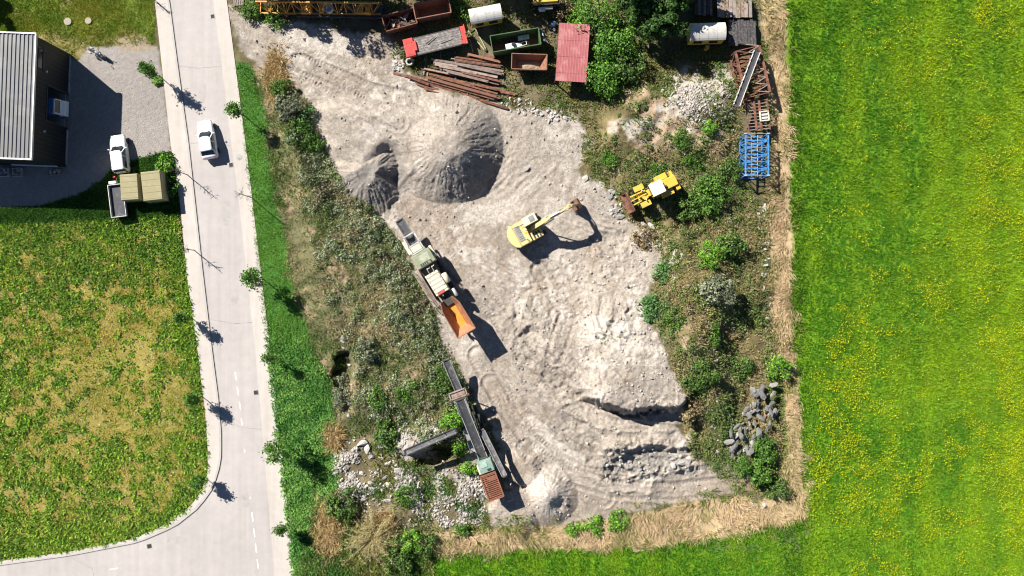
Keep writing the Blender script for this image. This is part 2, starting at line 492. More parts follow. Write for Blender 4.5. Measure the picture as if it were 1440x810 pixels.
def ground_col(px, py):
    n1 = fbm(px, py, 70, 4, 71); n2 = fbm(px, py, 22, 4, 72); n3 = fbm(px, py, 8, 3, 73)
    e = n2 * 5 + n3 * 4
    c = np.ones((px.size, 3)) * C(.15,.13,.065) * (1 + 0.3 * n2)[:, None]
    def over(col, m):
        nonlocal c
        m = np.clip(m, 0, 1)[:, None]
        c = c * (1 - m) + col * m
    over(MEADOW * (1 + 0.3 * n2)[:, None], np.maximum(ss(px, 1098, 1106), ss(sdf(px, py, SOUTH), -4, 4)))
    over(MEADOW * 0.6, np.maximum(np.maximum(ss(px, 1500, 1560), ss(-px, 60, 120)), np.maximum(ss(-py, 62, 110), ss(py, 845, 900))))
    # left field: bare dry soil, greener rim
    over(FSOIL * (1 + 0.2 * n2)[:, None], ss(sdf(px, py, FIELD) + e, -3, 3))
    lw = sdf(px, py, LAWN)
    over(C(.16,.21,.03) * (1 + 0.3 * n2)[:, None], ss(lw + e * 0.5, -3, 3))
    over(C(.30,.24,.10), ss(lw, -3, 3) * ss(n1 + 0.6 * n2 + ss(py, 30, 60) * 0.9, 0.7, 1.1))
    over(CONC * (0.92 + 0.06 * n1 + 0.04 * n3)[:, None], ss(sdf(px, py, LOT) + e * 0.35, -1.5, 1.5))
    over(C(.36,.29,.20), ss(9 - np.abs(sdf(px, py, [(122,64),(222,64),(222,60),(122,60)]) + 3), 0, 8) * ss(n2, -0.2, 0.4))
    over(GREEN * 0.8, ss(sdf(px, py, SHRUBL) + e * 0.4, -3, 3))
    over(GREEN, ss(sdf(px, py, VERGE) + e * 0.3, -3, 3))
    over(C(.13,.16,.05) * (1 + 0.3 * n2)[:, None], ss(sdf(px, py, SOUTH) + e, -4, 4) * ss(n2, 0, 0.6) * (py < 780))
    b = ss(sdf(px, py, BERM) + e, -3, 6)
    over(OLIVE * (1 + 0.4 * n2)[:, None], b)
    over(C(.27,.205,.125) * (1 + 0.3 * n3)[:, None], b * ss(n2 + n1 * 0.6, -0.05, 0.6))
    y = ss(sdf(px, py, YARD) + e, -4, 4)
    over(C(.15,.125,.075) * (1 + 0.4 * n2)[:, None], y)
    s = ss(sdf(px, py, SCRUB) + e, -4, 6)
    over(C(.19,.155,.075) * (1 + 0.4 * n2)[:, None], s)
    over(C(.36,.265,.175) * (1 + 0.2 * n3)[:, None], s * ss(n2 + 0.5 * n1 + 1.1 * ss(60 - np.hypot((px - 930) * 0.6, py - 175), 0, 40), 0.35, 0.9))
    for cx, cy, r in ((985,140,44),(890,180,22),(1000,130,30),(780,165,18)):
        over(C(.45,.405,.345), ss(r * (1 + 0.5 * n2) - np.hypot((px - cx) * 0.8, py - cy), -4, 8) * ss(n3 + 0.6, 0, 0.7))
    l = ss(sdf(px, py, LOWER) + e, -4, 6)
    over(C(.20,.165,.09) * (1 + 0.4 * n2)[:, None], l)
    over(C(.40,.37,.335), l * ss(n2 + 0.9 * ss(46 - np.hypot(px - 655, py - 695), 0, 30) + 0.9 * ss(50 - np.hypot(px - 595, py - 600), 0, 20), 0.45, 0.8))
    over(TAN * (1 + 0.25 * n2)[:, None], ss(sdf(px, py, STRIP) + e * 0.7, -3, 3))
    # the pit
    q = ss(sdf(px, py, QUARRY) + e * 0.9, -3, 5)
    g = GRAVEL * (1 + 0.07 * n1 + 0.06 * n2 + 0.05 * n3)[:, None]
    over(g, q)
    over(GRAVEL * 0.74, q * ss(n1 + 0.7 * n2, 0.1, 0.8) * 0.8)
    over(C(.27,.235,.195), q * ss(fbm(px, py, 36, 5, 79, 0.65) + 0.4 * n1, 0.45, 0.95) * 0.7)
    over(C(.34,.275,.215), q * ss(fbm(px, py, 90, 4, 77) + 0.5 * n2, 0.15, 0.8) * 0.7)
    over(GRAVEL_W, q * ss(fbm(px, py, 60, 4, 78) + 0.5 * n3, 0.25, 0.8) * 0.85)
    for cx, cy, rx, ry, a in ((722,285,9,40,40),(745,262,8,26,42),(860,470,60,30,20),(770,690,40,40,0),(795,635,50,14,38),(690,300,60,18,-10),(440,60,60,14,15)):
        ca, sa = math.cos(math.radians(a)), math.sin(math.radians(a))
        dx = px - cx; dy = py - cy; u = dx * ca + dy * sa; v = -dx * sa + dy * ca
        over(GRAVEL_W * 1.03, q * 0.75 * ss(1 - np.sqrt((u / rx) ** 2 + (v / ry) ** 2) + 0.25 * n2, 0, 0.5))
    # dark crushed stone on the big stock pile, its flank shade partly painted in
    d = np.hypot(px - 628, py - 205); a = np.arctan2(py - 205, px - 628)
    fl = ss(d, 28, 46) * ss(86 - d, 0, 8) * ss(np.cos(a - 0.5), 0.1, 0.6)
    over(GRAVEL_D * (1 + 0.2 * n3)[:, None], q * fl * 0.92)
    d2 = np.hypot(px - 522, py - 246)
    over(GRAVEL_D * 0.95, q * ss(54 - d2, 0, 10) * ss((px - 515) * 0.5 + (py - 232), -10, 12) * 0.8)  # small pile: dark stone, with shade painted into its south-east side
    cl = ss(sdf(px, py, [(838,640),(905,626),(965,640),(972,662),(905,670),(850,664)]) + n2 * 6, -4, 5)
    over(C(.24,.225,.20) * (1 + 0.3 * n3)[:, None], cl * 0.8)
    # drag marks
    for T in TRACKS:
        dd, along, side = line_d(px, py, T)
        over(GRAVEL * 0.76, q * ss(4.0 - np.abs(dd - 11), 0, 3) * 0.6 * (0.7 + 0.3 * np.sin(along * 1.3)))
    gv = q
    return np.clip(c, 0.005, 0.9), gv

def mesh_np(name, V, F, mat, col=None, smooth=True, attr2=None):
    me = bpy.data.meshes.new(name)
    k = F.shape[1]
    me.vertices.add(len(V)); me.vertices.foreach_set('co', np.ascontiguousarray(V, dtype=np.float32).ravel())
    me.loops.add(F.size); me.loops.foreach_set('vertex_index', np.ascontiguousarray(F, dtype=np.int32).ravel())
    me.polygons.add(len(F)); me.polygons.foreach_set('loop_start', np.arange(0, F.size, k, dtype=np.int32))
    me.polygons.foreach_set('use_smooth', np.full(len(F), smooth))
    me.update(calc_edges=True)
    me.validate()
    if col is not None:
        A = me.attributes.new('col', 'FLOAT_COLOR', 'POINT')
        A.data.foreach_set('color', np.concatenate([col, np.ones((len(col), 1))], 1).astype(np.float32).ravel())
    if attr2 is not None:
        A = me.attributes.new('loose', 'FLOAT', 'POINT')
        A.data.foreach_set('value', attr2.astype(np.float32))
    me.materials.append(mat)
    ob = bpy.data.objects.new(name, me)
    COL.objects.link(ob)
    return ob

def ground_material():
    m = bpy.data.materials.new('ground')
    t, b, o = nt(m)
    tc = t.nodes.new('ShaderNodeTexCoord'); v = tc.outputs['Object']
    a = t.nodes.new('ShaderNodeAttribute'); a.attribute_name = 'col'
    l = t.nodes.new('ShaderNodeAttribute'); l.attribute_name = 'loose'
    f1 = ntex(t, v, 2.2, 8, 0.75)
    f2 = ntex(t, v, 11.0, 4, 0.7)
    c = mixc(t, 1.0, a.outputs['Color'], ramp(t, f1, 0.3, 0.7, 0.80, 1.18), 'MULTIPLY')
    c = mixc(t, 1.0, c, ramp(t, f2, 0.3, 0.7, 0.86, 1.12), 'MULTIPLY')
    vo = t.nodes.new('ShaderNodeTexVoronoi'); vo.inputs['Scale'].default_value = 5.0
    t.links.new(v, vo.inputs['Vector'])
    sep = t.nodes.new('ShaderNodeSeparateColor'); t.links.new(vo.outputs['Color'], sep.inputs[0])
    peb = ramp(t, sep.outputs[0], 0.0, 1.0, 0.82, 1.14)
    mul = mixc(t, 1.0, c, peb, 'MULTIPLY')
    c = mixc(t, l.outputs['Fac'], c, mul)
    t.links.new(c, b.inputs['Base Color'])
    b.inputs['Roughness'].default_value = 0.95
    b.inputs['Specular IOR Level'].default_value = 0.15
    ad = t.nodes.new('ShaderNodeMath'); ad.operation = 'MULTIPLY_ADD'
    t.links.new(f1, ad.inputs[0]); ad.inputs[1].default_value = 1.6; t.links.new(f2, ad.inputs[2])
    bump(t, b, ad.outputs[0], 0.85, 0.12)
    return m

def build_ground():
    def axis(lo, hi, f0, f1, fine, mid):
        a = [np.array([-30000, -9000, -3000, -900, -300.0])]
        a.append(np.arange(lo, f0, mid)); a.append(np.arange(f0, f1, fine)); a.append(np.arange(f1, hi, mid))
        a.append(np.array([hi + 300, hi + 1500, hi + 6000, hi + 30000.0]))
        return np.concatenate(a)
    X = axis(-80, 1520, 424, 1000, 1.25, 3.4)
    Y = axis(-80, 890, 60, 760, 1.25, 3.4)
    PX, PY = np.meshgrid(X, Y)
    px = PX.ravel(); py = PY.ravel()
    z = height(px, py)
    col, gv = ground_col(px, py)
    # the carriageway and pavement lie on this sheet: keep it just below them
    rd = sdf(px, py, ROAD_ALL)
    z = np.where(rd > -2, np.minimum(z, 0) - 0.03, z - 0.0)
    k = (1 - z / HC) / PPM
    V = np.stack([(px - 720) * k, (405 - py) * k, z], 1)
    nx = len(X); ny = len(Y)
    i = np.arange(nx * ny).reshape(ny, nx)
    F = np.stack([i[1:, :-1].ravel(), i[1:, 1:].ravel(), i[:-1, 1:].ravel(), i[:-1, :-1].ravel()], 1)
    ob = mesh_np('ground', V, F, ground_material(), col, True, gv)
    tag(ob, kind='structure')
    return ob

# ------------------------------------------------------------------ road
OUTER = [(205,-60),(218,0),(228,92),(240,200),(254,290),(263,386),(276,476),(289,579),(293,640),(292,668),(284,690),(268,712),(236,736),(190,757),(96,776),(0,789),(-80,799)]
KERB = [(224,-60),(236,0),(248,92),(263,200),(273,290),(282,373),(295,483),(305,560),(309,610),(309,640),(305,664),(296,688),(278,711),(244,738),(193,760),(96,779),(0,792),(-80,802)]
INNER_R = [(290,-60),(300,0),(312,91),(328,221),(337,290),(358,482),(372,640),(386,810),(392,890)]
OUTER_R = [(309,-60),(319,0),(331,91),(348,221),(356,290),(379,482),(397,640),(414,810),(422,890)]
ROAD_ALL = OUTER + [(-80,890),(422,890)] + OUTER_R[::-1][1:]

def strip_mesh(L, R, z0, z1, step=True):
    """ribbon between two polylines resampled to the same count, with a vertical face on both sides"""
    def rs(P, n=70):
        P = np.array(P, float); d = np.r_[0, np.cumsum(np.hypot(*np.diff(P, axis=0).T))]
        t = np.linspace(0, d[-1], n)
        return np.stack([np.interp(t, d, P[:, 0]), np.interp(t, d, P[:, 1])], 1)
    a = rs(L); b = rs(R)
    rings = []
    for p, q in zip(a, b):
        A = at(*p, 0); B = at(*q, 0)
        rings.append([(A.x, A.y, z0), (A.x, A.y, z1), (B.x, B.y, z1), (B.x, B.y, z0)])
    m = MB(); m.loft(rings, True, True)
    return m

def road_material(name, col, joints=0.0, patch=0.1):
    m = bpy.data.materials.new(name)
    t, b, o = nt(m)
    tc = t.nodes.new('ShaderNodeTexCoord'); v = tc.outputs['Object']
    n0 = ntex(t, v, 0.12, 4, 0.6); n1 = ntex(t, v, 0.9, 6, 0.7); n2 = ntex(t, v, 25, 3, 0.7)
    c = mixc(t, ramp(t, n0, 0.35, 0.65), [x * (1 - patch) for x in col], [x * (1 + patch) for x in col])
    c = mixc(t, 1.0, c, ramp(t, n1, 0.3, 0.7, 0.93, 1.06), 'MULTIPLY')
    c = mixc(t, 1.0, c, ramp(t, n2, 0.3, 0.7, 0.88, 1.1), 'MULTIPLY')
    mp = t.nodes.new('ShaderNodeMapping'); mp.inputs['Rotation'].default_value = (0, 0, math.radians(-7)); mp.inputs['Scale'].default_value = (1.4, .05, 1)
    t.links.new(v, mp.inputs[0])
    c = mixc(t, 1.0, c, ramp(t, ntex(t, mp.outputs[0], 1.0, 5, .6), 0.3, 0.7, 0.93, 1.06), 'MULTIPLY')
    n3 = ntex(t, v, 0.5, 8, 0.8)
    c = mixc(t, ramp(t, n3, 0.60, 0.72, 0, 0.35), c, [x * 0.72 for x in col])
    t.links.new(c, b.inputs['Base Color'])
    b.inputs['Roughness'].default_value = 0.9
    b.inputs['Specular IOR Level'].default_value = 0.2
    bump(t, b, n2, 0.25, 0.02)
    return m

build_ground()
M_ROAD = road_material('road_surface', (.41,.378,.358), patch=0.05)
M_PAVE = road_material('pavement_surface', (.48,.435,.392), patch=0.05)
M_KERB = pm('kerb_stone', (.40,.375,.35), 0.85, var=0.12, scale=1.0)
def build_roads():
    # carriageway (one sheet, includes the side road that turns off to the west)
    pts = KERB + [(-80,890),(392,890)] + INNER_R[::-1][1:]
    from mathutils.geometry import tessellate_polygon
    vs = [at(x, y, 0.004) for x, y in pts]
    tri = tessellate_polygon([[Vector((v.x, v.y, 0)) for v in vs]])
    fs = []
    for a, b, c in tri:
        n = (vs[b] - vs[a]).cross(vs[c] - vs[a]).z
        fs.append((a, b, c) if n > 0 else (a, c, b))
    me = bpy.data.meshes.new('road'); me.from_pydata(vs, [], fs); me.materials.append(M_ROAD)
    o = bpy.data.objects.new('road', me); COL.objects.link(o); tag(o, kind='structure')
    tag(strip_mesh(OUTER, KERB, -0.06, 0.075).build('pavement', M_PAVE), kind='structure')
    tag(strip_mesh(INNER_R, OUTER_R, -0.06, 0.03).build('roadside_strip', M_PAVE), kind='structure')
    k2 = [(x + 2.6, y + (0.6 if y < 690 else 2.4)) for x, y in KERB]
    tag(strip_mesh([(x + .15, y) for x, y in KERB], k2, -0.05, 0.088).build('kerb', M_KERB), kind='structure')
    # dark gutter line along the kerb
    k3 = [(x + 1.6, y + (0 if y < 690 else 1.4)) for x, y in k2]
    tag(strip_mesh([(x + .1, y) for x, y in k2], k3, 0.0, 0.009).build('gutter', pm('gutter_dirt', (.31,.285,.26), 0.95)), kind='structure')
    seam = pm('road_seam_tar', (.29,.27,.255), .9, var=.3, scale=2)
    m = MB()
    for pts_, wd in (([(254,203),(300,199),(324,205)],.05), ([(288,448),(330,455),(376,452)],.06), ([(306,575),(335,600),(368,604)],.05), ([(244,92),(280,96),(312,93)],.05), ([(100,784),(130,800),(136,830)],.05)):
        for a, b in zip(pts_[:-1], pts_[1:]):
            A = at(*a, 0); B = at(*b, 0); w = Vector((-(B - A).y, (B - A).x, 0)).normalized() * wd * .6
            m.add([(*(A + w).xy, .0072), (*(B + w).xy, .0072), (*(B - w).xy, .0072), (*(A - w).xy, .0072)], [(0, 1, 2, 3)])
    tag(m.build('road_seams', seam), kind='structure')
    m = MB(); rr = random.Random(4)
    for cx, cy, rx, ry in ((285,130,5,16),(318,300,6,20),(345,700,7,14),(330,420,5,14),(250,760,14,6)):
        ring = [at(cx + math.cos(t) * rx * rr.uniform(.8, 1.15), cy + math.sin(t) * ry * rr.uniform(.85, 1.1), 0) for t in [2 * PI * i / 18 for i in range(18)]]
        m.add([(v.x, v.y, .006) for v in ring], [tuple(range(18))])
    tag(m.build('road_patches', pm('road_patch', (.355,.33,.315), .92, var=.12, scale=1.5, dirt=(.40,.37,.35), amt=.5)), kind='structure')
    paint = pm('road_paint', (.78,.77,.74), 0.7, var=0.1, scale=4, dirt=(.45,.43,.41), amt=0.5, dscale=5)
    m = MB()
    for x, y, dx, dy, L in ((331.5,529,.15,1,12),(334.5,550,.15,1,12),(337.5,571,.15,1,12),(340,593,.14,1,10),(355,727,.13,1,13),(357.5,749,.13,1,13),
                            (360,771,.13,1,13),(362.5,793,.13,1,13),(344,634,.13,1,5),(160,800,1,-.18,12),(352,700,.13,1,3)):
        n = math.hypot(dx, dy); dx /= n; dy /= n
        a = at(x - dx * L / 2, y - dy * L / 2, 0); b = at(x + dx * L / 2, y + dy * L / 2, 0)
        w = Vector((-(b - a).y, (b - a).x, 0)).normalized() * 0.065
        m.add([(*(a + w).xy, .0085), (*(b + w).xy, .0085), (*(b - w).xy, .0085), (*(a - w).xy, .0085)], [(0, 1, 2, 3)])
    tag(m.build('lane_markings', paint), kind='structure')
build_roads()
# ------------------------------------------------------------------ vegetation
M_GRASS = leafmat('grass_blades', 0.38, 0.8, 2.0)
M_LEAF = leafmat('leaves', 0.33, 0.7, 2.3)
M_DRY = leafmat('dry_stalks', 0.28, 0.75, 1.5, 0.8)
M_BARK = pm('bark', (.13,.10,.075), 0.9, var=0.35, scale=8, bmp=0.3)
M_BARK_D = pm('dry_bark', (.46,.38,.24), 0.9, var=0.35, scale=8)

def scatter(n, box, fn, seed=0):
    """n candidate points in a plan box kept with probability fn(px, py)"""
    r = np.random.default_rng(seed)
    x = r.uniform(box[0], box[2], n); y = r.uniform(box[1], box[3], n)
    keep = r.random(n) < fn(x, y)
    return x[keep], y[keep]

def blades(name, px, py, K, length, width, col, up=0.5, mat=None, label=None, cat='grass', seed=0, lean=None, jitter=0.12, size=None, kind='stuff', bend=0.0):
    """tufts of K blades (pointed triangles) standing on the terrain"""
    r = np.random.default_rng(seed + 100)
    n = len(px); N = n * K
    z = height(px, py)
    k = (1 - z / HC) / PPM
    P = np.stack([(px - 720) * k, (405 - py) * k, z], 1)
    P = np.repeat(P, K, 0)
    L = length * r.uniform(0.55, 1.35, N)
    if size is not None:
        L = L * np.repeat(size, K)
    az = r.uniform(0, 2 * PI, N)
    el = np.clip(r.normal(up, 0.25, N), 0.05, 1.45)
    D = np.stack([np.cos(az) * np.cos(el), np.sin(az) * np.cos(el), np.sin(el)], 1)
    if lean is not None:
        D = D + np.repeat(lean, K, 0)
        D /= np.linalg.norm(D, axis=1, keepdims=True)
    W = np.cross(D, np.stack([r.normal(0, .35, N), r.normal(0, .35, N), np.ones(N)], 1))
    W /= np.linalg.norm(W, axis=1, keepdims=True) + 1e-9
    wd = (width * r.uniform(0.6, 1.3, N))
    if size is not None:
        wd = wd * np.repeat(size, K)
    B = P + np.stack([r.normal(0, jitter, N), r.normal(0, jitter, N), np.full(N, -0.02)], 1)
    T = B + D * L[:, None]
    M = B + D * (L * 0.45)[:, None]
    M[:, 2] += L * 0.06
    V = np.empty((N, 4, 3))
    V[:, 0] = B; V[:, 1] = M - W * wd[:, None] / 2; V[:, 2] = T; V[:, 3] = M + W * wd[:, None] / 2
    F = np.arange(N * 4).reshape(N, 4)
    c = np.repeat(np.repeat(col, K, 0), 4, 0)
    ob = mesh_np(name, V.reshape(-1, 3), F, mat or M_GRASS, c, False)
    tag(ob, label, cat, kind=kind)
    return ob

def mix(a, b, t):
    return np.asarray(a)[None, :] * (1 - t[:, None]) + np.asarray(b)[None, :] * t[:, None]

def veg_fields():
    # ---- meadow on the east and south
    def fm(x, y):
        st = sdf(x, y, STRIP) + fbm(x, y, 22, 3, 72) * 6
        e = ss(x, 1106, 1116) * (st < 1)
        s = (y > 738) * (st < 0) * (sdf(x, y, SOUTH) > 2) * (x > 590)
        return np.clip(e + s, 0, 1)
    x, y = scatter(125000, (590, -10, 1450, 820), fm, 1)
    n = fbm(x, y, 90, 4, 80); n2 = fbm(x * 2.4, y * 0.5, 60, 3, 81)
    col = mix((.055,.170,.006), (.20,.295,.005), np.clip(0.06 + 0.4 * n + 0.35 * n2 + 0.62 * ss(x, 1180, 1440) + 0.16 * np.sin(x / 9.0), 0, 1))
    col = col * (1 - 0.35 * ss(1150 - x, 0, 40) * (x > 1100))[:, None]
    blades('meadow_grass', x, y, 4, 0.30, 0.085, col, 0.75, label='bright green meadow grass covering the field east and south of the gravel pit', seed=2)
    # ---- yellow flower heads
    def ff(x, y):
        n = 0.8 * fbm(x, y, 130, 4, 85) + 0.9 * fbm(x, y, 15, 3, 86)
        band = (ss(x, 1350, 1440) * ss(y, 100, 420) + 0.8 * np.exp(-((x - 1385) / 16) ** 2) * ss(640 - y, 0, 300) + 0.5 * np.exp(-((x - 1210) / 50) ** 2)) * 0.5
        return np.clip(-0.22 + 0.70 * n + band, 0.012, 1) * ss(x, 1128, 1150)
    x, y = scatter(130000, (1120, -5, 1445, 815), ff, 3)
    r = np.random.default_rng(4); n = len(x)
    z = height(x, y) + r.uniform(0.2, 0.36, n); k = (1 - z / HC) / PPM
    P = np.stack([(x - 720) * k, (405 - y) * k, z], 1)
    rad = r.uniform(0.022, 0.068, n)
    V = np.empty((n, 6, 3))
    for i in range(6):
        t = 2 * PI * i / 6
        V[:, i] = P + np.stack([np.cos(t) * rad, np.sin(t) * rad, r.normal(0, 0.02, n)], 1)
    F = np.arange(n * 6).reshape(n, 6)
    cc = np.repeat(mix((.38,.385,.006), (.28,.34,.010), r.random(n)), 6, 0)
    ob = mesh_np('meadow_flowers', V.reshape(-1, 3), F, M_GRASS, cc, False)
    tag(ob, 'small yellow wildflower heads dotted through the bright green meadow', 'flowers', kind='stuff')
    # ---- weedy field on the west
    def fw(x, y):
        s = sdf(x, y, FIELD)
        n = fbm(x, y, 11, 3, 90); m = fbm(x, y, 90, 3, 91)
        rim = ss(34 - s, 0, 30) + ss(y, 690, 760) * 0.7
        dry = ss(120 - np.hypot((x - 165) * 0.75, (y - 545) * 0.8), 0, 110) * 0.70
        grn = 0.55 * ss(440 - y, 0, 130) + 0.7 * ss(45 - np.hypot(x - 150, y - 640), 0, 40)
        return (s > 0) * np.clip(0.42 + 0.95 * n + 0.2 * m + rim * 0.7 + grn - dry, 0.03, 1)
    x, y = scatter(24000, (-6, 296, 300, 795), fw, 5)
    r = np.random.default_rng(6)
    sz = r.uniform(0.55, 1.35, len(x))
    col = mix((.065,.15,.018), (.19,.29,.026), np.clip(r.normal(0.5, 0.3, len(x)) + 0.3 * fbm(x, y, 50, 3, 92), 0, 1))
    blades('field_weeds', x, y, 8, 0.30, 0.15, col, 0.5, M_LEAF, 'clumps of dark green weeds scattered over the dry field beside the road', 'weeds', seed=7, size=sz)
    x, y = scatter(36000, (-6, 296, 300, 795), lambda x, y: (sdf(x, y, FIELD) > 0) * np.clip(0.5 + 0.5 * fbm(x, y, 30, 3, 93), 0, 1), 8)
    col = mix((.42,.36,.07), (.28,.32,.035), np.clip(0.4 + 0.8 * fbm(x, y, 40, 3, 94), 0, 1))
    blades('straw_grass', x, y, 4, 0.24, 0.07, col, 0.55, M_DRY, 'dry yellowish grass between the weed clumps of the western field', seed=9)
    x, y = scatter(2600, (-6, 296, 300, 795), lambda x, y: (sdf(x, y, FIELD) > 4) * np.clip(0.4 + 0.8 * fbm(x, y, 60, 3, 95), 0, 1), 10)
    blades('pale_seed_heads', x, y, 5, 0.16, 0.12, np.tile(C(.50,.48,.30), (len(x), 1)), 0.6, M_DRY, 'pale seed heads standing among the weeds of the western field', 'weeds', seed=11)
    # ---- lawn and shaded shrubbery near the hall
    x, y = scatter(20000, (-6, -10, 250, 90), lambda x, y: (sdf(x, y, LAWN) > 0) * np.clip(0.75 + 0.5 * fbm(x, y, 30, 3, 96) - 0.5 * ss(y, 40, 64), 0.1, 1), 12)
    col = mix((.10,.17,.012), (.23,.215,.025), np.clip(0.5 + 0.7 * fbm(x, y, 40, 3, 97) + 0.35 * np.sin(y * 1.1), 0, 1))
    blades('lawn', x, y, 4, 0.16, 0.06, col, 0.7, label='mown yellow green lawn behind the metal hall', seed=13)
    x, y = scatter(22000, (-6, 205, 256, 320), lambda x, y: (sdf(x, y, SHRUBL) > 1) * 1.0, 14)
    col = mix((.03,.085,.015), (.06,.15,.02), np.clip(0.5 + 0.7 * fbm(x, y, 20, 3, 98), 0, 1))
    blades('hedge_grass', x, y, 6, 0.32, 0.12, col, 0.65, label='long dark grass along the edge of the hall yard', seed=15)
    # ---- verge east of the road
    x, y = scatter(30000, (325, 80, 500, 820), lambda x, y: (sdf(x, y, VERGE) + fbm(x, y, 22, 3, 123) * 7 * ss(x - 340 - (y - 90) * .1, 15, 30) > -1) * np.clip(.9 + .4 * fbm(x, y, 14, 2, 124), .4, 1), 16)
    lowv = ss(y, 430, 520)
    col = mix((.065,.165,.026), (.13,.25,.035), np.clip(0.5 + 0.7 * fbm(x, y, 30, 3, 99), 0, 1))
    col = col * (1 - lowv[:, None]) + mix((.055,.17,.03), (.17,.31,.07), np.clip(0.5 + 0.9 * fbm(x + y, y, 14, 4, 101), 0, 1)) * lowv[:, None]
    lean = np.stack([0.5 * lowv, -0.35 * lowv, 0 * lowv], 1)
    blades('verge_grass', x, y, 5, 0.25, 0.075, col, 0.7, label='lush green grass verge between the road and the overgrown bank', seed=17, lean=lean, size=0.8 + 0.7 * lowv)
    # ---- bank: dry grass then grey green scrub
    def fb(x, y):
        return (sdf(x, y, BERM) + fbm(x, y, 30, 3, 72) * 6 > 0) * (np.hypot((x - 484) / 18, (y - 524) / 38) > 0.95)
    x, y = scatter(38000, (340, 80, 720, 650), lambda x, y: fb(x, y) * np.clip(0.55 + 0.5 * fbm(x, y, 24, 3, 102), 0.1, 1), 18)
    t = np.clip(0.5 + 0.9 * fbm(x, y, 46, 4, 103) + 0.45 * ss(40 - sdf(x, y, BERM), 0, 30), 0, 1)
    col = mix((.34,.29,.15), (.12,.175,.045), t)
    blades('bank_grass', x, y, 5, 0.42, 0.07, col, 0.6, M_DRY, 'dry mixed grass covering the bank between road and gravel pit', seed=19)
    def fs(x, y):
        d = sdf(x, y, BERM)
        d = np.where(np.hypot((x - 484) / 18, (y - 524) / 38) < 0.8, -9, d)
        edge = ss(90 - d, 0, 90) * ss(x - (395 + (y - 200) * 0.28), 0, 30)
        n = fbm(x, y, 18, 3, 104)
        return (d > -2) * (edge > 0.02) * np.clip(edge * 0.9 + 0.8 * n - 0.05, 0.02, 1) * ss(y, 130, 220)
    x, y = scatter(9500, (380, 130, 700, 620), fs, 20)
    r = np.random.default_rng(21); n = len(x)
    col = mix((.255,.27,.185), (.125,.175,.065), np.clip(r.normal(0.42, 0.40, n), 0, 1))
    brown = (fbm(x, y, 40, 3, 105) > 0.45)
    col[brown] = col[brown] * 0.4 + C(.20,.155,.10) * 0.6
    puffs('bank_scrub', x, y, r.uniform(0.22, 0.62, n), 34, 0.14, col, 'grey green low scrub bushes crowding the bank above the crusher', 22)
    # ---- scrub on the eastern spoil
    def fe(x, y):
        bare = ss(58 - np.hypot((x - 900) * 0.55, (y - 180)), 0, 40) + ss(40 - np.hypot(x - 985, y - 140), 0, 20) * 1.5
        return (sdf(x, y, SCRUB) + fbm(x, y, 30, 3, 72) * 5 > 0) * np.clip(0.62 + 0.7 * fbm(x, y, 24, 3, 106) - bare, 0.03, 1)
    x, y = scatter(26000, (800, 90, 1115, 715), fe, 23)
    t = np.clip(0.45 + 0.9 * fbm(x, y, 34, 4, 107), 0, 1)
    col = mix((.31,.25,.12), (.12,.18,.045), t)
    blades('spoil_grass', x, y, 5, 0.40, 0.08, col, 0.6, M_DRY, 'rough olive grass growing over the spoil heap east of the pit', seed=24)
    x, y = scatter(5200, (800, 100, 1110, 700), lambda x, y: (sdf(x, y, SCRUB) > 2) * np.clip(0.26 + 0.9 * fbm(x, y, 22, 3, 108) + 0.30 * ss(y, 250, 420), 0.03, 1) * (1 - ss(50 - np.hypot((x - 985), (y - 140)), 0, 30)), 25)
    r = np.random.default_rng(26); n = len(x)
    col = mix((.075,.125,.032), (.165,.20,.06), np.clip(r.normal(0.4, 0.4, n) + 0.5 * fbm(x, y, 40, 3, 119), 0, 1))
    puffs('spoil_scrub', x, y, r.uniform(0.2, 0.6, n), 26, 0.14, col, 'low green brown scrub over the eastern spoil heap', 27)
    # ---- yard weeds
    x, y = scatter(16000, (320, -12, 1110, 170), lambda x, y: (sdf(x, y, YARD) > 0) * np.clip(0.3 + 0.9 * fbm(x, y, 40, 3, 109) + 0.25 * ss(x, 640, 700) - 1.2 * ss(560 - x, 0, 30) * ss(y, 22, 40), 0.0, 1), 28)
    col = mix((.075,.14,.022), (.17,.16,.05), np.clip(0.5 + 0.8 * fbm(x, y, 26, 3, 110), 0, 1))
    blades('yard_weeds', x, y, 5, 0.36, 0.10, col, 0.6, M_GRASS, 'weeds growing between the scrap and containers of the storage yard', 'weeds', seed=29)
    # ---- lower corner
    x, y = scatter(15000, (410, 560, 740, 815), lambda x, y: np.clip((sdf(x, y, LOWER) > 0) * np.clip(0.25 + 0.8 * fbm(x, y, 30, 3, 111), 0, 1) + (sdf(x, y, SOUTH) > 0) * (x < 610) * (sdf(x, y, LOWER) < 0), 0, 1), 30)
    t = np.clip(0.5 + 0.8 * fbm(x, y, 34, 3, 112), 0, 1)
    col = mix((.05,.12,.025), (.16,.16,.045), t)
    blades('corner_grass', x, y, 6, 0.42, 0.10, col, 0.6, M_GRASS, 'tall green grass around the rubble in the south west corner', seed=31)
    # ---- belts of dry reeds round the pit
    def fr(x, y):
        return (sdf(x, y, STRIP) + fbm(x, y, 26, 3, 113) * 9 + fbm(x, y, 9, 2, 121) * 4 > 0) * np.clip(0.7 + 0.6 * fbm(x, y, 20, 3, 116), 0.1, 1)
    x, y = scatter(62000, (585, -10, 1140, 785), fr, 32)
    t = np.clip(0.4 + 0.9 * fbm(x, y, 30, 4, 114), 0, 1)
    col = mix((.50,.375,.225), (.27,.235,.10), t)
    a = fbm(x, y, 46, 3, 115) * 2.4 + np.where(x > 1060, -1.9, -1.2)
    lean = np.stack([np.cos(a) * 1.2, np.sin(a) * 1.2, np.full(len(x), -0.15)], 1)
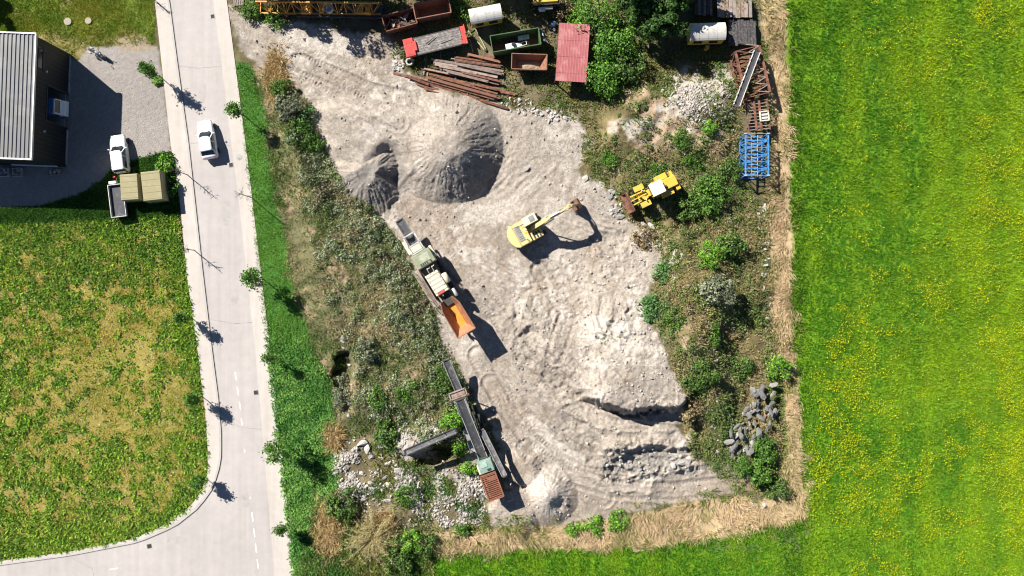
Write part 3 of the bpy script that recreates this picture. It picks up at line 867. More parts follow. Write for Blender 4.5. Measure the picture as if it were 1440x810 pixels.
    blades('dry_reeds', x, y, 5, 0.72, 0.065, col, 0.45, M_DRY, 'belt of flattened straw coloured reeds round the pit edge', 'reeds', seed=33, lean=lean)
    x, y = scatter(13000, (585, -10, 1140, 785), lambda x, y: (np.abs(sdf(x, y, STRIP) + fbm(x, y, 40, 3, 122) * 10) < 10) * np.clip(0.4 + 0.8 * fbm(x, y, 30, 3, 117), 0, 1), 34)
    col = mix((.10,.17,.02), (.20,.21,.05), np.random.default_rng(1).random(len(x)))
    blades('reed_edge_grass', x, y, 5, 0.55, 0.09, col, 0.7, M_GRASS, 'green grass fringing the straw coloured reed belt', seed=35)
    # dry tuft belts on the bank top and the corner
    for i, (cx, cy, rx, ry, n) in enumerate(((388,112,14,34,500),(462,742,16,34,600),(470,615,10,16,300),(540,735,14,14,200))):
        r = np.random.default_rng(60 + i)
        x = cx + r.normal(0, rx * .5, n); y = cy + r.normal(0, ry * .5, n)
        col = mix((.46,.34,.17), (.32,.22,.09), r.random(n))
        if i == 0: X, Y, CC = x, y, col
        else: X = np.r_[X, x]; Y = np.r_[Y, y]; CC = np.r_[CC, col]
    blades('straw_tufts', X, Y, 5, 0.85, 0.07, CC, 0.5, M_DRY, 'straw coloured tall grass tufts on the bank beside the verge', seed=36)
    # sparse weeds on the gravel bench
    x, y = scatter(900, (720, 400, 960, 560), lambda x, y: np.clip(0.9 * ss(34 - np.hypot((x - 850) * 0.9, y - 482), 0, 34) + 0.6 * ss(20 - np.hypot(x - 752, y - 436), 0, 18), 0, 1) * np.clip(0.4 + fbm(x, y, 14, 3, 118), 0, 1), 37)
    blades('bench_weeds', x, y, 6, 0.22, 0.10, mix((.09,.15,.05), (.17,.18,.08), np.random.default_rng(2).random(len(x))), 0.5, M_LEAF, 'sparse small weeds sprouting from the gravel bench', 'weeds', seed=38)

def puffs(name, px, py, rad, K, leaf, col, label, seed):
    """many small rounded shrubs of leaf faces, read as one mass"""
    r = np.random.default_rng(seed + 300)
    n = len(px); N = n * K
    z = height(px, py); k = (1 - z / HC) / PPM
    P = np.repeat(np.stack([(px - 720) * k, (405 - py) * k, z], 1), K, 0)
    R = np.repeat(rad, K)
    d = r.normal(0, 1, (N, 3)); d[:, 2] = np.abs(d[:, 2]); d /= np.linalg.norm(d, axis=1, keepdims=True)
    q = P + d * (R * r.uniform(0.55, 1.05, N))[:, None] * np.array([1, 1, 0.95])
    leafquads(name, q, d, leaf * r.uniform(0.7, 1.3, N), np.repeat(col, K, 0), r, label, 'scrub', 'stuff')

def leafquads(name, q, nrm, size, col, r, label=None, cat=None, kind=None, parent=None, mat=None):
    N = len(q)
    nn = nrm + r.normal(0, 0.55, (N, 3)); nn /= np.linalg.norm(nn, axis=1, keepdims=True)
    a = np.cross(nn, r.normal(0, 1, (N, 3))); a /= np.linalg.norm(a, axis=1, keepdims=True) + 1e-9
    b = np.cross(nn, a)
    s = size[:, None] * 0.5
    V = np.empty((N, 4, 3))
    V[:, 0] = q - a * s * 1.35; V[:, 1] = q - b * s * 0.8; V[:, 2] = q + a * s * 1.35; V[:, 3] = q + b * s * 0.8
    ob = mesh_np(name, V.reshape(-1, 3), np.arange(N * 4).reshape(N, 4), mat or M_LEAF, np.repeat(col, 4, 0), False)
    if parent is not None: ob.parent = parent
    tag(ob, label, cat, kind=kind)
    return ob

def bush(name, px, py, r_, h, c0, c1, label, cat='bush', n=900, leaf=0.15, seed=0, lobes=7, group=None, sx=1.0, sy=1.0, rz=0.0, trunk=True):
    """shrub or small broad crown: several leafy lobes over branching stems"""
    r = np.random.default_rng(seed + 900)
    base = G(px, py)
    k = (1 - (base.z + h * 0.6) / HC) / (1 - base.z / HC)      # crown is what the photo shows: step the root back under it
    root = thing(name, label, cat, (base.x * k, base.y * k, base.z), rz, group)
    pts, nr, cc, tips = [], [], [], []
    for i in range(lobes):
        a = 2 * PI * i / lobes + r.uniform(-.9, .9); d = r_ * (r.uniform(0.3, 0.95) if i else 0.0)
        lr = r_ * r.uniform(0.22, 0.46)
        lz = h * r.uniform(0.5, 0.78) - 0.25 * d / r_ * h * 0.5
        if i == 0: lr = r_ * 0.5; lz = h * 0.7
        cx, cy = math.cos(a) * d * sx, math.sin(a) * d * sy
        tips.append((cx, cy, lz))
        m = max(20, int(n / lobes * r.uniform(0.7, 1.3)))
        v = r.normal(0, 1, (m, 3)); v /= np.linalg.norm(v, axis=1, keepdims=True)
        rad = lr * np.cbrt(r.uniform(0.18, 1.15, m)) * (1 + 0.22 * np.sin(v[:, 0] * 6 + i) * np.cos(v[:, 1] * 7))
        q = np.array([cx, cy, lz]) + v * rad[:, None] * np.array([1, 1, 0.8 * min(1.3, h / (r_ + .01))])
        q[:, 2] = np.maximum(q[:, 2], 0.05)
        pts.append(q); nr.append(v)
        t = np.clip(r.normal(r.uniform(0.1, 0.9), 0.25, m), 0, 1)
        cc.append(mix(c0, c1, t))
    # stray sprigs
    m = n // 8; v = r.normal(0, 1, (m, 3)); v[:, 2] = np.abs(v[:, 2]) * .6; v /= np.linalg.norm(v, axis=1, keepdims=True)
    pts.append(v * (r_ * r.uniform(0.75, 1.12, m))[:, None] * np.array([sx, sy, h / r_ * .8]) + np.array([0, 0, h * .15])); nr.append(v); cc.append(mix(c0, c1, r.random(m)))
    q = np.concatenate(pts); leafquads('foliage', q, np.concatenate(nr) + np.array([0, 0, .35]), leaf * r.uniform(0.6, 1.35, len(q)), np.concatenate(cc), r, parent=root)
    b = MB()
    for tx, ty, tz in tips:
        mid = Vector((tx * .45, ty * .45, tz * .55))
        b.tube((0, 0, -0.15), mid, 0.03 + .02 * r_, 0.02 + .012 * r_, 6); b.tube(mid, (tx, ty, tz), 0.02 + .012 * r_, 0.012, 5)
    b.build('stem', M_BARK, root, True)
    return root

def sapling(px, py, h, leafy, label, seed, cr=0.55, group='young trees along the road', c0=(.04,.10,.015), c1=(.10,.20,.03), name='young_tree', stake=True):
    r = random.Random(seed); rn = np.random.default_rng(seed)
    base = G(px, py)
    root = thing(name, label, 'tree', base, r.uniform(0, 6), group)
    t = MB()
    p = Vector((0, 0, -0.1)); hs = [0.33 * h, 0.62 * h, 0.86 * h, h]; rad = [.055, .045, .034, .022, .008]
    nodes = [p]
    for i, z in enumerate(hs):
        q = Vector((r.uniform(-.06, .06), r.uniform(-.06, .06), z)); t.tube(nodes[-1], q, rad[i], rad[i + 1], 7); nodes.append(q)
    t.build('trunk', M_BARK, root, True)
    lb = MB(); tips = []
    nb = 12 if leafy else 14
    for i in range(nb):
        f = r.uniform(0.42, 0.98); z = f * h
        a = i * 2.4 + r.uniform(-.4, .4); L = cr * r.uniform(0.6, 1.3) * (1.25 - 0.5 * f)
        s = Vector((0, 0, z)); e = s + Vector((math.cos(a) * L, math.sin(a) * L, L * r.uniform(.3, 1.0)))
        lb.tube(s, e, .02, .006, 5); tips.append(e); tips.append((s + e * 2) / 3)
        for j in range(3 if leafy else 4):
            m = s.lerp(e, r.uniform(.35, .9)); a2 = a + r.uniform(-1.1, 1.1); L2 = L * r.uniform(.3, .6)
            e2 = m + Vector((math.cos(a2) * L2, math.sin(a2) * L2, L2 * r.uniform(.1, .9))); lb.tube(m, e2, .01, .004, 4); tips.append(e2)
    lb.tube((0, 0, .3 * h), (0, 0, h), .045, .012, 6)
    lb.build('branches', M_BARK, root, True)
    if leafy:
        T = np.array([list(x) for x in tips]); m = int(620 * leafy)
        q = T[rn.integers(0, len(T), m)] + rn.normal(0, 0.18 + .06 * cr, (m, 3))
        nr = rn.normal(0, 1, (m, 3)) + np.array([0, 0, .5])
        leafquads('crown', q, nr, rn.uniform(.12, .25, m), mix(c0, c1, rn.random(m)), rn, parent=root)
    return root

def big_tree(px, py, h, cr, label, seed, c0, c1, n=5200, group=None, name='broadleaf_tree', leaf=0.28):
    """px, py is where the trunk meets the ground"""
    r = random.Random(seed); rn = np.random.default_rng(seed)
    base = G(px, py)
    root = thing(name, label, 'tree', base, 0, group)
    t = MB(); hs = [0, .18, .36, .6]; pr = Vector((0, 0, -.2)); r0 = .028 * h
    for i in range(3):
        q = Vector((r.uniform(-.1, .1), r.uniform(-.1, .1), hs[i + 1] * h)); t.tube(pr, q, r0 * (1 - i * .25), r0 * (1 - (i + 1) * .25), 9); pr = q
    t.build('trunk', M_BARK, root, True)
    lb = MB(); pts = []; nr = []; cc = []
    for i in range(13):
        a = i * 2.39 + r.uniform(-.4, .4); el = r.uniform(-.05, 1.25); L = cr * r.uniform(.6, 1.0)
        s = Vector((0, 0, h * r.uniform(.28, .6))); e = s + Vector((math.cos(a) * math.cos(el) * L, math.sin(a) * math.cos(el) * L, math.sin(el) * L * .9 + .1 * h))
        md = s.lerp(e, .5) + Vector((0, 0, .12 * L)); lb.tube(s, md, .10 * h / 8, .06 * h / 8, 6); lb.tube(md, e, .06 * h / 8, .02, 5)
        for j in range(3):
            cen = s.lerp(e, r.uniform(.55, 1.08)) + Vector((r.gauss(0, .16 * cr), r.gauss(0, .16 * cr), r.gauss(.05 * cr, .12 * cr)))
            m = n // 39; lr = cr * r.uniform(.18, .34)
            v = rn.normal(0, 1, (m, 3)); v /= np.linalg.norm(v, axis=1, keepdims=True)
            q = np.array(cen) + v * (lr * np.cbrt(rn.uniform(.1, 1.2, m)))[:, None] * np.array([1, 1, .7])
            pts.append(q); nr.append(v); cc.append(mix(c0, c1, np.clip(rn.normal(r.uniform(.15, .85), .25, m), 0, 1)))
    lb.build('branches', M_BARK, root, True)
    q = np.concatenate(pts)
    leafquads('crown', q, np.concatenate(nr) + np.array([0, 0, .4]), leaf * rn.uniform(.6, 1.3, len(q)), np.concatenate(cc), rn, parent=root)
    return root

veg_fields()

GREEN_M = ((.045,.11,.018), (.095,.18,.028)); GREEN_D = ((.045,.095,.02), (.10,.16,.035)); GREEN_B2 = ((.05,.13,.018), (.11,.22,.03)); GREEN_B = ((.075,.19,.02), (.15,.29,.03)); SAGE = ((.10,.12,.07), (.19,.205,.13)); BROWN = ((.16,.12,.06), (.24,.19,.10)); BLUEG = ((.06,.14,.045), (.11,.20,.06))

# roadside young trees, west row then east row
for a in ((227,109,3.9,1.4,'leafy young tree in a small grass pit in front of the metal hall',0.42),
          (200,-14,3.4,0,'bare young tree beyond the top edge of the road',0.5),
          (264,246,3.3,0,'bare thin sapling on the hedge beside the olive trailers',0.45),
          (274,352,3.2,0,'bare thin sapling at the upper corner of the weedy field',0.45),
          (269,446,3.0,1.1,'leafy young tree at the field edge, uppermost of the leafy ones there',0.34),
          (284,557,3.2,1.4,'leafy young tree at the field edge opposite the lane dashes',0.38),
          (290,672,3.0,1.3,'leafy young tree at the field corner where the side road turns off',0.38),
          (345,164,3.9,1.1,'leafy young tree on the verge opposite the white driving car',0.6),
          (354,278,3.8,0,'bare sapling on the east verge between two leafy trees',0.75),
          (371,393,4.0,1.6,'bushy young tree on the verge level with the crusher',0.95),
          (389,501,3.2,0.5,'sparse small tree on the verge, thinnest of the leafy ones',0.45),
          (401,622,4.2,1.8,'largest young tree on the verge, beside the southern roadside strip',0.95),
          (404,736,3.0,0.7,'small young tree at the southern end of the verge',0.45)):
    sapling(a[0], a[1], a[2], a[3], a[4], int(a[0] * 7 + a[1]), a[5])

# bushes and small trees in and round the pit
B = [ # px, py, radius m, height m, palette, leaves, label
 (862,56,2.3,3.0,GREEN_B2,2300,'tall light green bush beside the red sheet roof'),
 (856,108,2.2,2.6,GREEN_B2,2100,'dense green bush at the lower corner of the red sheet roof'),
 (882,90,1.8,2.2,GREEN_D,1100,'dark bush behind the two green bushes near the red roof'),
 (840,22,2.4,3.0,GREEN_M,1500,'leafy bush between the red roof and the top edge'),
 (1004,278,2.2,2.2,GREEN_M,1700,'large rounded bush right of the yellow wheel loader'),
 (968,288,1.6,1.2,GREEN_D,800,'dark green shrub touching the rear of the wheel loader'),
 (1003,358,1.5,2.2,GREEN_B,900,'bright lime green bush below the loader bushes'),
 (1028,348,1.6,1.5,GREEN_D,1100,'dark shrub right of the lime green bush'),
 (1000,180,0.8,1.5,GREEN_B,420,'single lime green bush below the pale rubble mound'),
 (1010,408,1.9,1.7,SAGE,1300,'silvery grey bush amid the green scrub'),
 (932,385,1.3,0.6,BLUEG,700,'bluish green patch of shrub at the edge of the gravel, upper one'),
 (918,432,1.6,0.7,BLUEG,1000,'bluish green patch of shrub at the edge of the gravel, lower one'),
 (950,450,1.3,0.6,GREEN_M,600,'green shrub right of the bluish patch'),
 (1000,470,1.5,0.6,GREEN_M,700,'broad olive shrub in the middle of the eastern scrub'),
 (986,528,1.8,0.8,GREEN_D,900,'dark shrub just right of the quarried face'),
 (1040,516,1.7,0.8,GREEN_D,900,'dark shrub above the stacked stone slabs'),
 (975,570,1.7,1.4,BROWN,900,'brownish shrub at the end of the quarried face'),
 (1096,515,1.4,1.8,GREEN_B,900,'light green bush on the reed belt'),
 (1076,630,1.5,1.5,GREEN_M,1200,'green bush beside the stacked slabs, upper of the pair'),
 (1074,664,1.6,1.5,GREEN_M,1200,'green bush at the pit corner, lower of the pair'),
 (1098,690,1.2,1.5,GREEN_D,600,'dark bush on the reeds of the pit corner'),
 (1046,655,1.1,1.3,GREEN_M,550,'small bush left of the corner bushes'),
 (926,240,1.0,0.5,GREEN_M,400,'low shrub above the wheel loader'),
 (960,195,1.2,.5,GREEN_M,500,'spreading shrub on the brown slope, upper one'),
 (975,222,1.3,.5,GREEN_M,520,'spreading shrub on the brown slope, lower one'),
 (1026,238,1.3,1.2,GREEN_D,800,'dark shrub left of the blue lattice section'),
 (905,335,1.4,0.9,BROWN,650,'brown dry shrub near the pale boulders'),
 (860,225,1.1,0.4,GREEN_M,450,'low green shrub above the gravel ledge'),
 (636,590,1.35,2.0,GREEN_B,1000,'bright green bush against the screening plant'),
 (646,632,0.9,1.2,GREEN_B,450,'small green bush beside the screening plant, upper one'),
 (660,660,0.9,1.1,GREEN_B,450,'small green bush beside the screening plant, lower one'),
 (622,535,1.5,1.1,GREEN_D,1100,'dark shrub left of the screening belt'),
 (545,610,1.7,1.6,GREEN_D,1000,'dark round shrub at the top of the rubble corner'),
 (530,560,1.4,0.6,GREEN_M,600,'green shrub below the dark hollow on the bank'),
 (575,555,1.5,0.6,GREEN_M,700,'olive shrub on the bank left of the screening belt'),
 (480,536,1.0,1.3,SAGE,520,'grey shrub standing in the dark hollow of the bank'),
 (474,508,1.0,1.2,GREEN_D,520,'small dark shrub at the upper rim of the hollow on the bank'),
 (516,494,1.4,1.2,SAGE,750,'silvery shrub above the dark hollow of the bank'),
 (480,560,1.2,1.2,SAGE,600,'grey shrub below the dark hollow of the bank'),
 (478,712,1.8,1.6,GREEN_D,1100,'dark bush left of the dry willow'),
 (580,764,1.3,1.7,GREEN_B,900,'bright green bush right of the dry willow'),
 (560,782,2.0,1.6,GREEN_D,1200,'dark bush below the dry willow'),
 (600,770,1.4,1.5,GREEN_D,800,'dark bush at the end of the reed belt'),
 (572,700,1.4,0.9,GREEN_M,600,'low shrub in the rubble corner'),
 (650,775-30,1.0,0.8,GREEN_M,400,'low green shrub between rubble and reeds'),
 (232,232,1.0,1.1,GREEN_B,560,'bright hedge bush beside the olive trailers'),
 (238,262,1.1,1.0,GREEN_M,560,'green hedge bush between trailers and pavement'),
 (222,114,0.55,0.35,GREEN_B,260,'low tuft of greenery in the forecourt tree pit'),
 (393,125,1.3,1.0,GREEN_M,600,'green shrub at the top of the bank, uppermost'),
 (428,165,1.4,1.1,BLUEG,700,'bluish shrub beside the gravel terrace'),
 (440,200,1.3,1.1,GREEN_M,600,'green shrub beside the gravel terrace'),
 (405,150,1.6,1.0,SAGE,800,'grey green shrub at the head of the bank'),
 (420,185,1.4,0.9,GREEN_M,600,'leafy shrub between verge and gravel terrace'),
 (808,744,0.9,0.6,GREEN_B,420,'bright green bush at the bottom edge of the pit, left one'),
 (836,740,1.2,0.6,GREEN_B,620,'bright green bush at the bottom edge of the pit, middle one'),
 (872,734,1.3,0.6,GREEN_B,620,'bright green bush at the bottom edge of the pit, right one'),
 (1046,4,1.2,1.2,GREEN_M,400,'small bush behind the pale timber stack'),
 (652,14,1.0,1.0,GREEN_M,360,'small bush between the rusty skip and the site hut'),
 (388,22,1.3,1.0,GREEN_M,560,'green bush in front of the orange crane boom'),
 (352,14,1.3,1.0,GREEN_M,560,'green bush at the yard corner beside the road'),
 (790,14,1.2,1.2,BROWN,500,'dry brown bush above the red sheet roof'),
 (812,20,1.1,1.2,GREEN_B,460,'yellow green bush above the red sheet roof'),
]
for i, (x, y, r_, h, pal, n, lab) in enumerate(B):
    bush('bush', x, y, r_, h, pal[0], pal[1], lab, n=int(n * 1.25), leaf=0.2 if r_ > 1.5 else 0.16, seed=i, lobes=7 + int(r_ * 4))

# tall trees that stand behind the yard; their crowns shade its upper part
TD = ((.022,.055,.012), (.05,.10,.02))
for i, (x, y, h, cr, lab) in enumerate(((922,44,5.0,2.5,'dark broadleaf tree in the shade left of the right site hut'),
                              (893,18,5.5,2.4,'dark broadleaf tree at the top edge above the green bushes'),
                              (950,4,6.0,2.4,'dark broadleaf tree at the top edge beside the dark boards'),
                              (852,-58,11.0,4.4,'tall tree beyond the top edge behind the red roof'),
                              (905,-62,10.5,4.0,'tall tree beyond the top edge behind the dark broadleaf trees'),
                              (672,-58,9.0,3.0,'tall tree beyond the top edge behind the site hut'),
                              (470,-36,10.0,3.0,'tree beyond the top edge behind the right half of the crane boom'),
                              (420,-34,9.0,2.6,'tree beyond the top edge behind the middle of the crane boom'),
                              (366,-30,7.6,2.2,'tree beyond the top edge behind the left end of the crane boom'),
                              (560,-50,9.0,2.6,'tree beyond the top edge behind the rusty skips'),
                              (-38,-14,4.6,1.6,'tree beyond the lawn whose shadow reaches the lawn corner'))):
    big_tree(x, y, h, cr, lab, 40 + i, *TD, n=5600)

def willow():
    base = G(527, 752)
    root = thing('dry_willow', 'leafless straw coloured willow spreading over the southern corner', 'tree', base)
    r = random.Random(3); rn = np.random.default_rng(3)
    b = MB(); b.tube((0, 0, -.2), (0, .05, .8), .16, .12, 8); b.build('trunk', M_BARK_D, root, True)
    b = MB(); pts = []
    for i in range(120):
        a = r.uniform(0, 2 * PI); L = r.uniform(1.4, 3.9); H = r.uniform(.9, 2.3)
        p = Vector((0, 0, r.uniform(.4, .8))); n = 4
        c1 = Vector((math.cos(a) * L * .4, math.sin(a) * L * .4, H)); c2 = Vector((math.cos(a + r.uniform(-.3, .3)) * L, math.sin(a + r.uniform(-.3, .3)) * L, H * r.uniform(.3, .9)))
        pr = p
        for k in range(1, 5):
            t = k / 4; q = p * (1 - t) ** 2 + c1 * 2 * t * (1 - t) + c2 * t * t
            b.tube(pr, q, .028 * (1.1 - t * .8) , .028 * (1.1 - (k + 1) / 4 * .8 + .05), 4, False); pts.append((pr, q)); pr = q
            for j in range(3):
                e = q + Vector((r.gauss(0, .3), r.gauss(0, .3), r.gauss(-.05, .15))); b.tube(q, e, .011, .005, 3, False); pts.append((q, e))
    b.build('branches', M_BARK_D, root, True)
    m = 9000; idx = rn.integers(0, len(pts), m)
    A = np.array([list(pts[i][0].lerp(pts[i][1], r.random())) for i in idx]) + rn.normal(0, .07, (m, 3))
    leafquads('twigs', A, rn.normal(0, 1, (m, 3)), rn.uniform(.05, .12, m), mix((.50,.42,.17), (.34,.31,.11), rn.random(m)), rn, parent=root, mat=M_DRY)
willow()
# ------------------------------------------------------------------ shared paints
RUST = pm('rusty_steel', (.22,.095,.058), 0.85, 0.1, .4, 3, dirt=(.07,.04,.03), amt=.5, dscale=2.5, bmp=.1)
RUST_L = pm('pale_rust', (.29,.145,.09), 0.85, 0.05, .3, 3, dirt=(.15,.07,.045), amt=.5, dscale=3)
RUST_G = pm('greyed_steel', (.33,.26,.22), 0.8, 0.1, .25, 4, dirt=(.17,.09,.06), amt=.4, dscale=2)
YEL = pm('yellow_paint', (.66,.43,.055), 0.5, var=.12, dirt=(.38,.27,.12), amt=.35, dscale=2)
YEL_P = pm('faded_cream_yellow_paint', (.66,.53,.22), 0.55, var=.12, dirt=(.42,.34,.2), amt=.3, dscale=2)
CREAM = pm('cream_paint', (.63,.57,.42), 0.5, var=.08, dirt=(.45,.38,.27), amt=.25)
WHITE = pm('white_paint', (.74,.74,.72), 0.3, var=.04, dirt=(.6,.58,.53), amt=.1)
CARW = pm('white_car_paint', (.80,.80,.80), 0.18, var=.02, spec=.6)
GLASS = pm('dark_glass', (.02,.025,.03), 0.08, var=.1, spec=.8)
BLACK = pm('black_rubber', (.025,.025,.025), 0.8, var=.3)
DARK = pm('dark_steel', (.05,.048,.045), 0.7, .2, .35, 3, dirt=(.13,.10,.08), amt=.3)
GREY = pm('grey_steel', (.28,.28,.28), 0.55, .3, .2, 3, dirt=(.16,.13,.10), amt=.3)
LGREY = pm('light_steel', (.5,.5,.49), 0.5, .3, .15, 3, dirt=(.3,.25,.2), amt=.25)
BELT = pm('conveyor_belt', (.105,.105,.108), 0.85, var=.25, scale=3, dirt=(.26,.24,.22), amt=.35, dscale=1.5)
BELT_D = pm('clean_conveyor_belt', (.05,.051,.054), 0.8, var=.25, scale=3, dirt=(.14,.13,.12), amt=.25)
SAGEG = pm('sage_green_paint', (.22,.245,.15), 0.6, var=.15, dirt=(.34,.31,.24), amt=.4)
MINT = pm('mint_green_paint', (.17,.28,.23), 0.55, var=.12, dirt=(.33,.33,.28), amt=.4)
ORANGE = pm('worn_orange_steel', (.66,.27,.035), 0.5, .1, .18, 2, dirt=(.42,.19,.06), amt=.3)
ORANGE_R = pm('rubbed_orange_steel', (.40,.18,.085), 0.65, .1, .2, 2, dirt=(.26,.12,.07), amt=.5)
REDP = pm('red_paint', (.55,.055,.045), 0.5, var=.15, dirt=(.35,.12,.1), amt=.25)
GREENP = pm('dark_green_paint', (.045,.12,.045), 0.6, var=.25, dirt=(.14,.09,.05), amt=.4)
OLIVEC = pm('olive_tarpaulin', (.285,.25,.135), 0.75, var=.07, scale=1.2, dirt=(.33,.30,.19), amt=.3)
WOODG = pm('weathered_planks', (.27,.235,.205), 0.9, var=.3, scale=6, dirt=(.16,.13,.10), amt=.4, dscale=3)
WOODD = pm('blackened_planks', (.055,.05,.05), 0.85, var=.4, scale=6, dirt=(.15,.14,.14), amt=.4, dscale=5)
WOODB = pm('brown_planks', (.20,.145,.10), 0.9, var=.35, scale=6, dirt=(.35,.30,.26), amt=.4, dscale=4)
BLUE = pm('blue_paint', (.045,.22,.52), 0.5, var=.2, dirt=(.22,.33,.45), amt=.35, dscale=3)
BLUE_T = pm('light_blue_paint', (.12,.26,.50), 0.4, var=.1)
CRANE = pm('crane_orange_paint', (.62,.30,.05), 0.5, var=.18, dirt=(.32,.14,.05), amt=.4)
CONCR = pm('pale_concrete', (.45,.43,.40), 0.9, var=.15, scale=3, dirt=(.3,.27,.23), amt=.4, bmp=.2)
REDROOF = pm('red_sheet_metal', (.33,.095,.10), 0.65, var=.14, scale=.8, dirt=(.40,.19,.18), amt=.35, dscale=.8)
ROCKL = pm('pale_rock', (.46,.43,.39), 0.95, var=.25, scale=2.5, dirt=(.28,.25,.21), amt=.45, bmp=.4)
ROCKG = pm('grey_rock', (.27,.26,.245), 0.95, var=.3, scale=2.5, dirt=(.18,.15,.12), amt=.4, bmp=.4)
ROCKD = pm('dark_grey_rock', (.15,.145,.14), 0.95, var=.3, scale=2.5, dirt=(.24,.22,.2), amt=.3, bmp=.4)
ROCKR = pm('rust_brown_rock', (.30,.16,.09), 0.95, var=.3, scale=2.5, dirt=(.2,.13,.09), amt=.4, bmp=.4)
WALLD = pm('anthracite_cladding', (.014,.0145,.017), 0.55, .1, .15, 1)
RED_L = pm('tail_light_red', (.35,.01,.01), 0.25)
LAMPG = pm('headlight_glass', (.6,.62,.65), 0.1, spec=.8)

def wheel(root, x, y, r, w, rim=LGREY, name='wheel'):
    s = 1 if y > 0 else -1
    e = bpy.data.objects.new(name, None); COL.objects.link(e); e.parent = root; e.location = (x, y, r)
    e.empty_display_size = .2
    MB().lathe((0, -w / 2, 0), (0, 1, 0), [(r * .55, 0), (r * .9, 0), (r, w * .18), (r, w * .82), (r * .9, w), (r * .55, w)], 20).build('tyre', BLACK, e)
    MB().lathe((0, s * w * .3, 0), (0, s, 0), [(.001, 0), (r * .56, 0), (r * .56, w * .16), (r * .2, w * .12), (.001, w * .18)], 16).build('rim', rim, e)
    return e

# ------------------------------------------------------------------ metal hall
def build_hall():
    H = 5.6
    ne = at(98.5, 76, 0); se = at(92.5, 235, 0)
    u = (se - ne); L = u.length; u.normalize(); w = Vector((-1, 0, 0)) + Vector((0, 0, 0))
    w = Vector((u.y, -u.x, 0))      # westwards, square to the east front
    if w.x > 0: w = -w
    root = thing('metal_hall', 'dark clad industrial hall with grey ribbed metal roof and an open gate', 'building', ne, math.atan2(-u.x, u.y) + PI)
    root.rotation_euler = (0, 0, math.atan2(w.y, w.x))
    R = Matrix.Rotation(-math.atan2(w.y, w.x), 3, 'Z')
    def lo(v): return R @ (Vector(v) - ne)
    s = 1 if lo(se).y > 0 else -1         # local: x west into the hall, y along the front
    Wd = 16.0; T = .25
    g0, g1 = 4.55, 8.35                    # gate between these distances along the front, 3.5 m high
    m = MB()
    m.box(T / 2, s * g0 / 2, H / 2, T, g0, H)
    m.box(T / 2, s * (g1 + L) / 2, H / 2, T, L - g1, H)
    m.box(T / 2, s * (g0 + g1) / 2, (3.5 + H) / 2, T, g1 - g0, H - 3.5)
    m.box(Wd / 2 + T / 2, s * T / 2, H / 2, Wd - T, T, H)
    m.box(Wd / 2 + T / 2, s * (L - T / 2), H / 2, Wd - T, T, H)
    m.box(Wd - T / 2 + T, s * L / 2, H / 2, T, L - .002, H)
    m.build('wall', WALLD, root)
    m = MB()
    for k in range(1, 26):
        y = k * L / 26
        if g0 - .05 < y < g1 + .05:
            m.box(-.008, s * y, (3.5 + H) / 2, .016, .03, H - 3.55)
        else:
            m.box(-.008, s * y, H / 2 + .1, .016, .03, H - .25)
    m.build('cladding_seam', pm('cladding_seam_grey', (.045,.046,.05), .5), root)
    # ribbed roof
    m = MB(); n = 40; x0 = -.10; x1 = Wd + .3
    pr = []
    pitch = .43; k = 0; x = x0 + .28
    pr.append((x0, 0))
    while x < x1 - .3:
        pr += [(x, 0), (x + .05, .075), (x + .16, .075), (x + .21, 0)]; x += pitch
    pr.append((x1, 0))
    ya, yb = -.12, L + .12
    rings = [[(a, s * ya, H + .06 + b) for a, b in pr] + [(x1, s * ya, H + .002), (x0, s * ya, H + .002)],
             [(a, s * yb, H + .06 + b) for a, b in pr] + [(x1, s * yb, H + .002), (x0, s * yb, H + .002)]]
    m.loft(rings)
    rf = m.build('roof', pm('grey_roof_sheet', (.125,.127,.13), .55, .0, .08, .6, dirt=(.185,.185,.185), amt=.3, dscale=.5), root)
    m = MB(); m.box((x0 + x1) / 2, s * (ya - .06), H + .09, x1 - x0 + .2, .13, .22); m.box((x0 + x1) / 2, s * (yb + .08), H + .09, x1 - x0 + .2, .16, .22); m.box(x0 - .06, s * L / 2, H + .09, .12, L + .24, .24)
    m.build('roof_trim', LGREY, root)
    m = MB()
    for a in range(6):
        for j in range(18):
            m.lathe((.6 + j * .43 * 2, s * (1 + a * 2.1), H + .06), (0, 0, 1), [(.02, 0), (.02, .012)], 6)
    m.build('roof_fastener', GREY, rf)
    m = MB(); m.box(-.03, s * g0, 1.76, .1, .1, 3.52); m.box(-.03, s * g1, 1.76, .1, .1, 3.52); m.box(-.03, s * (g0 + g1) / 2, 3.56, .1, g1 - g0 + .1, .1)
    m.build('gate_frame', DARK, root)
    m = MB(); m.box(-.055, s * 2.3, .06, .11, 4.2, .12); m.box(-.055, s * 10.5, .06, .11, 3.9, .12)
    m.build('plinth', CONCR, root)
    MB().box(-.05, s * 2.0, 4.35, .1, 2.3, .16).build('window_sill', DARK, root)
    MB().box(-.02, s * 2.0, 4.78, .05, 2.2, .66).build('window', GLASS, root)
    for y in (3.2, 9.6):
        l = MB(); l.box(-.12, s * y, 3.9, .2, .16, .12); l.build('wall_lamp', WHITE, root)
    MB().box(Wd / 2, s * (L / 2), .02, Wd - .6, L - .6, .04).build('hall_floor', CONCR, root)
    m = MB(); m.box(3.0, s * (L + .07), .75, 5.0, .1, .35); m.box(11, s * (L + .07), .75, 7.0, .1, .35)
    m.build('wall_panel', WHITE, root)
    return root, u, w, ne, L
hall, HU, HW, HNE, HL = build_hall()

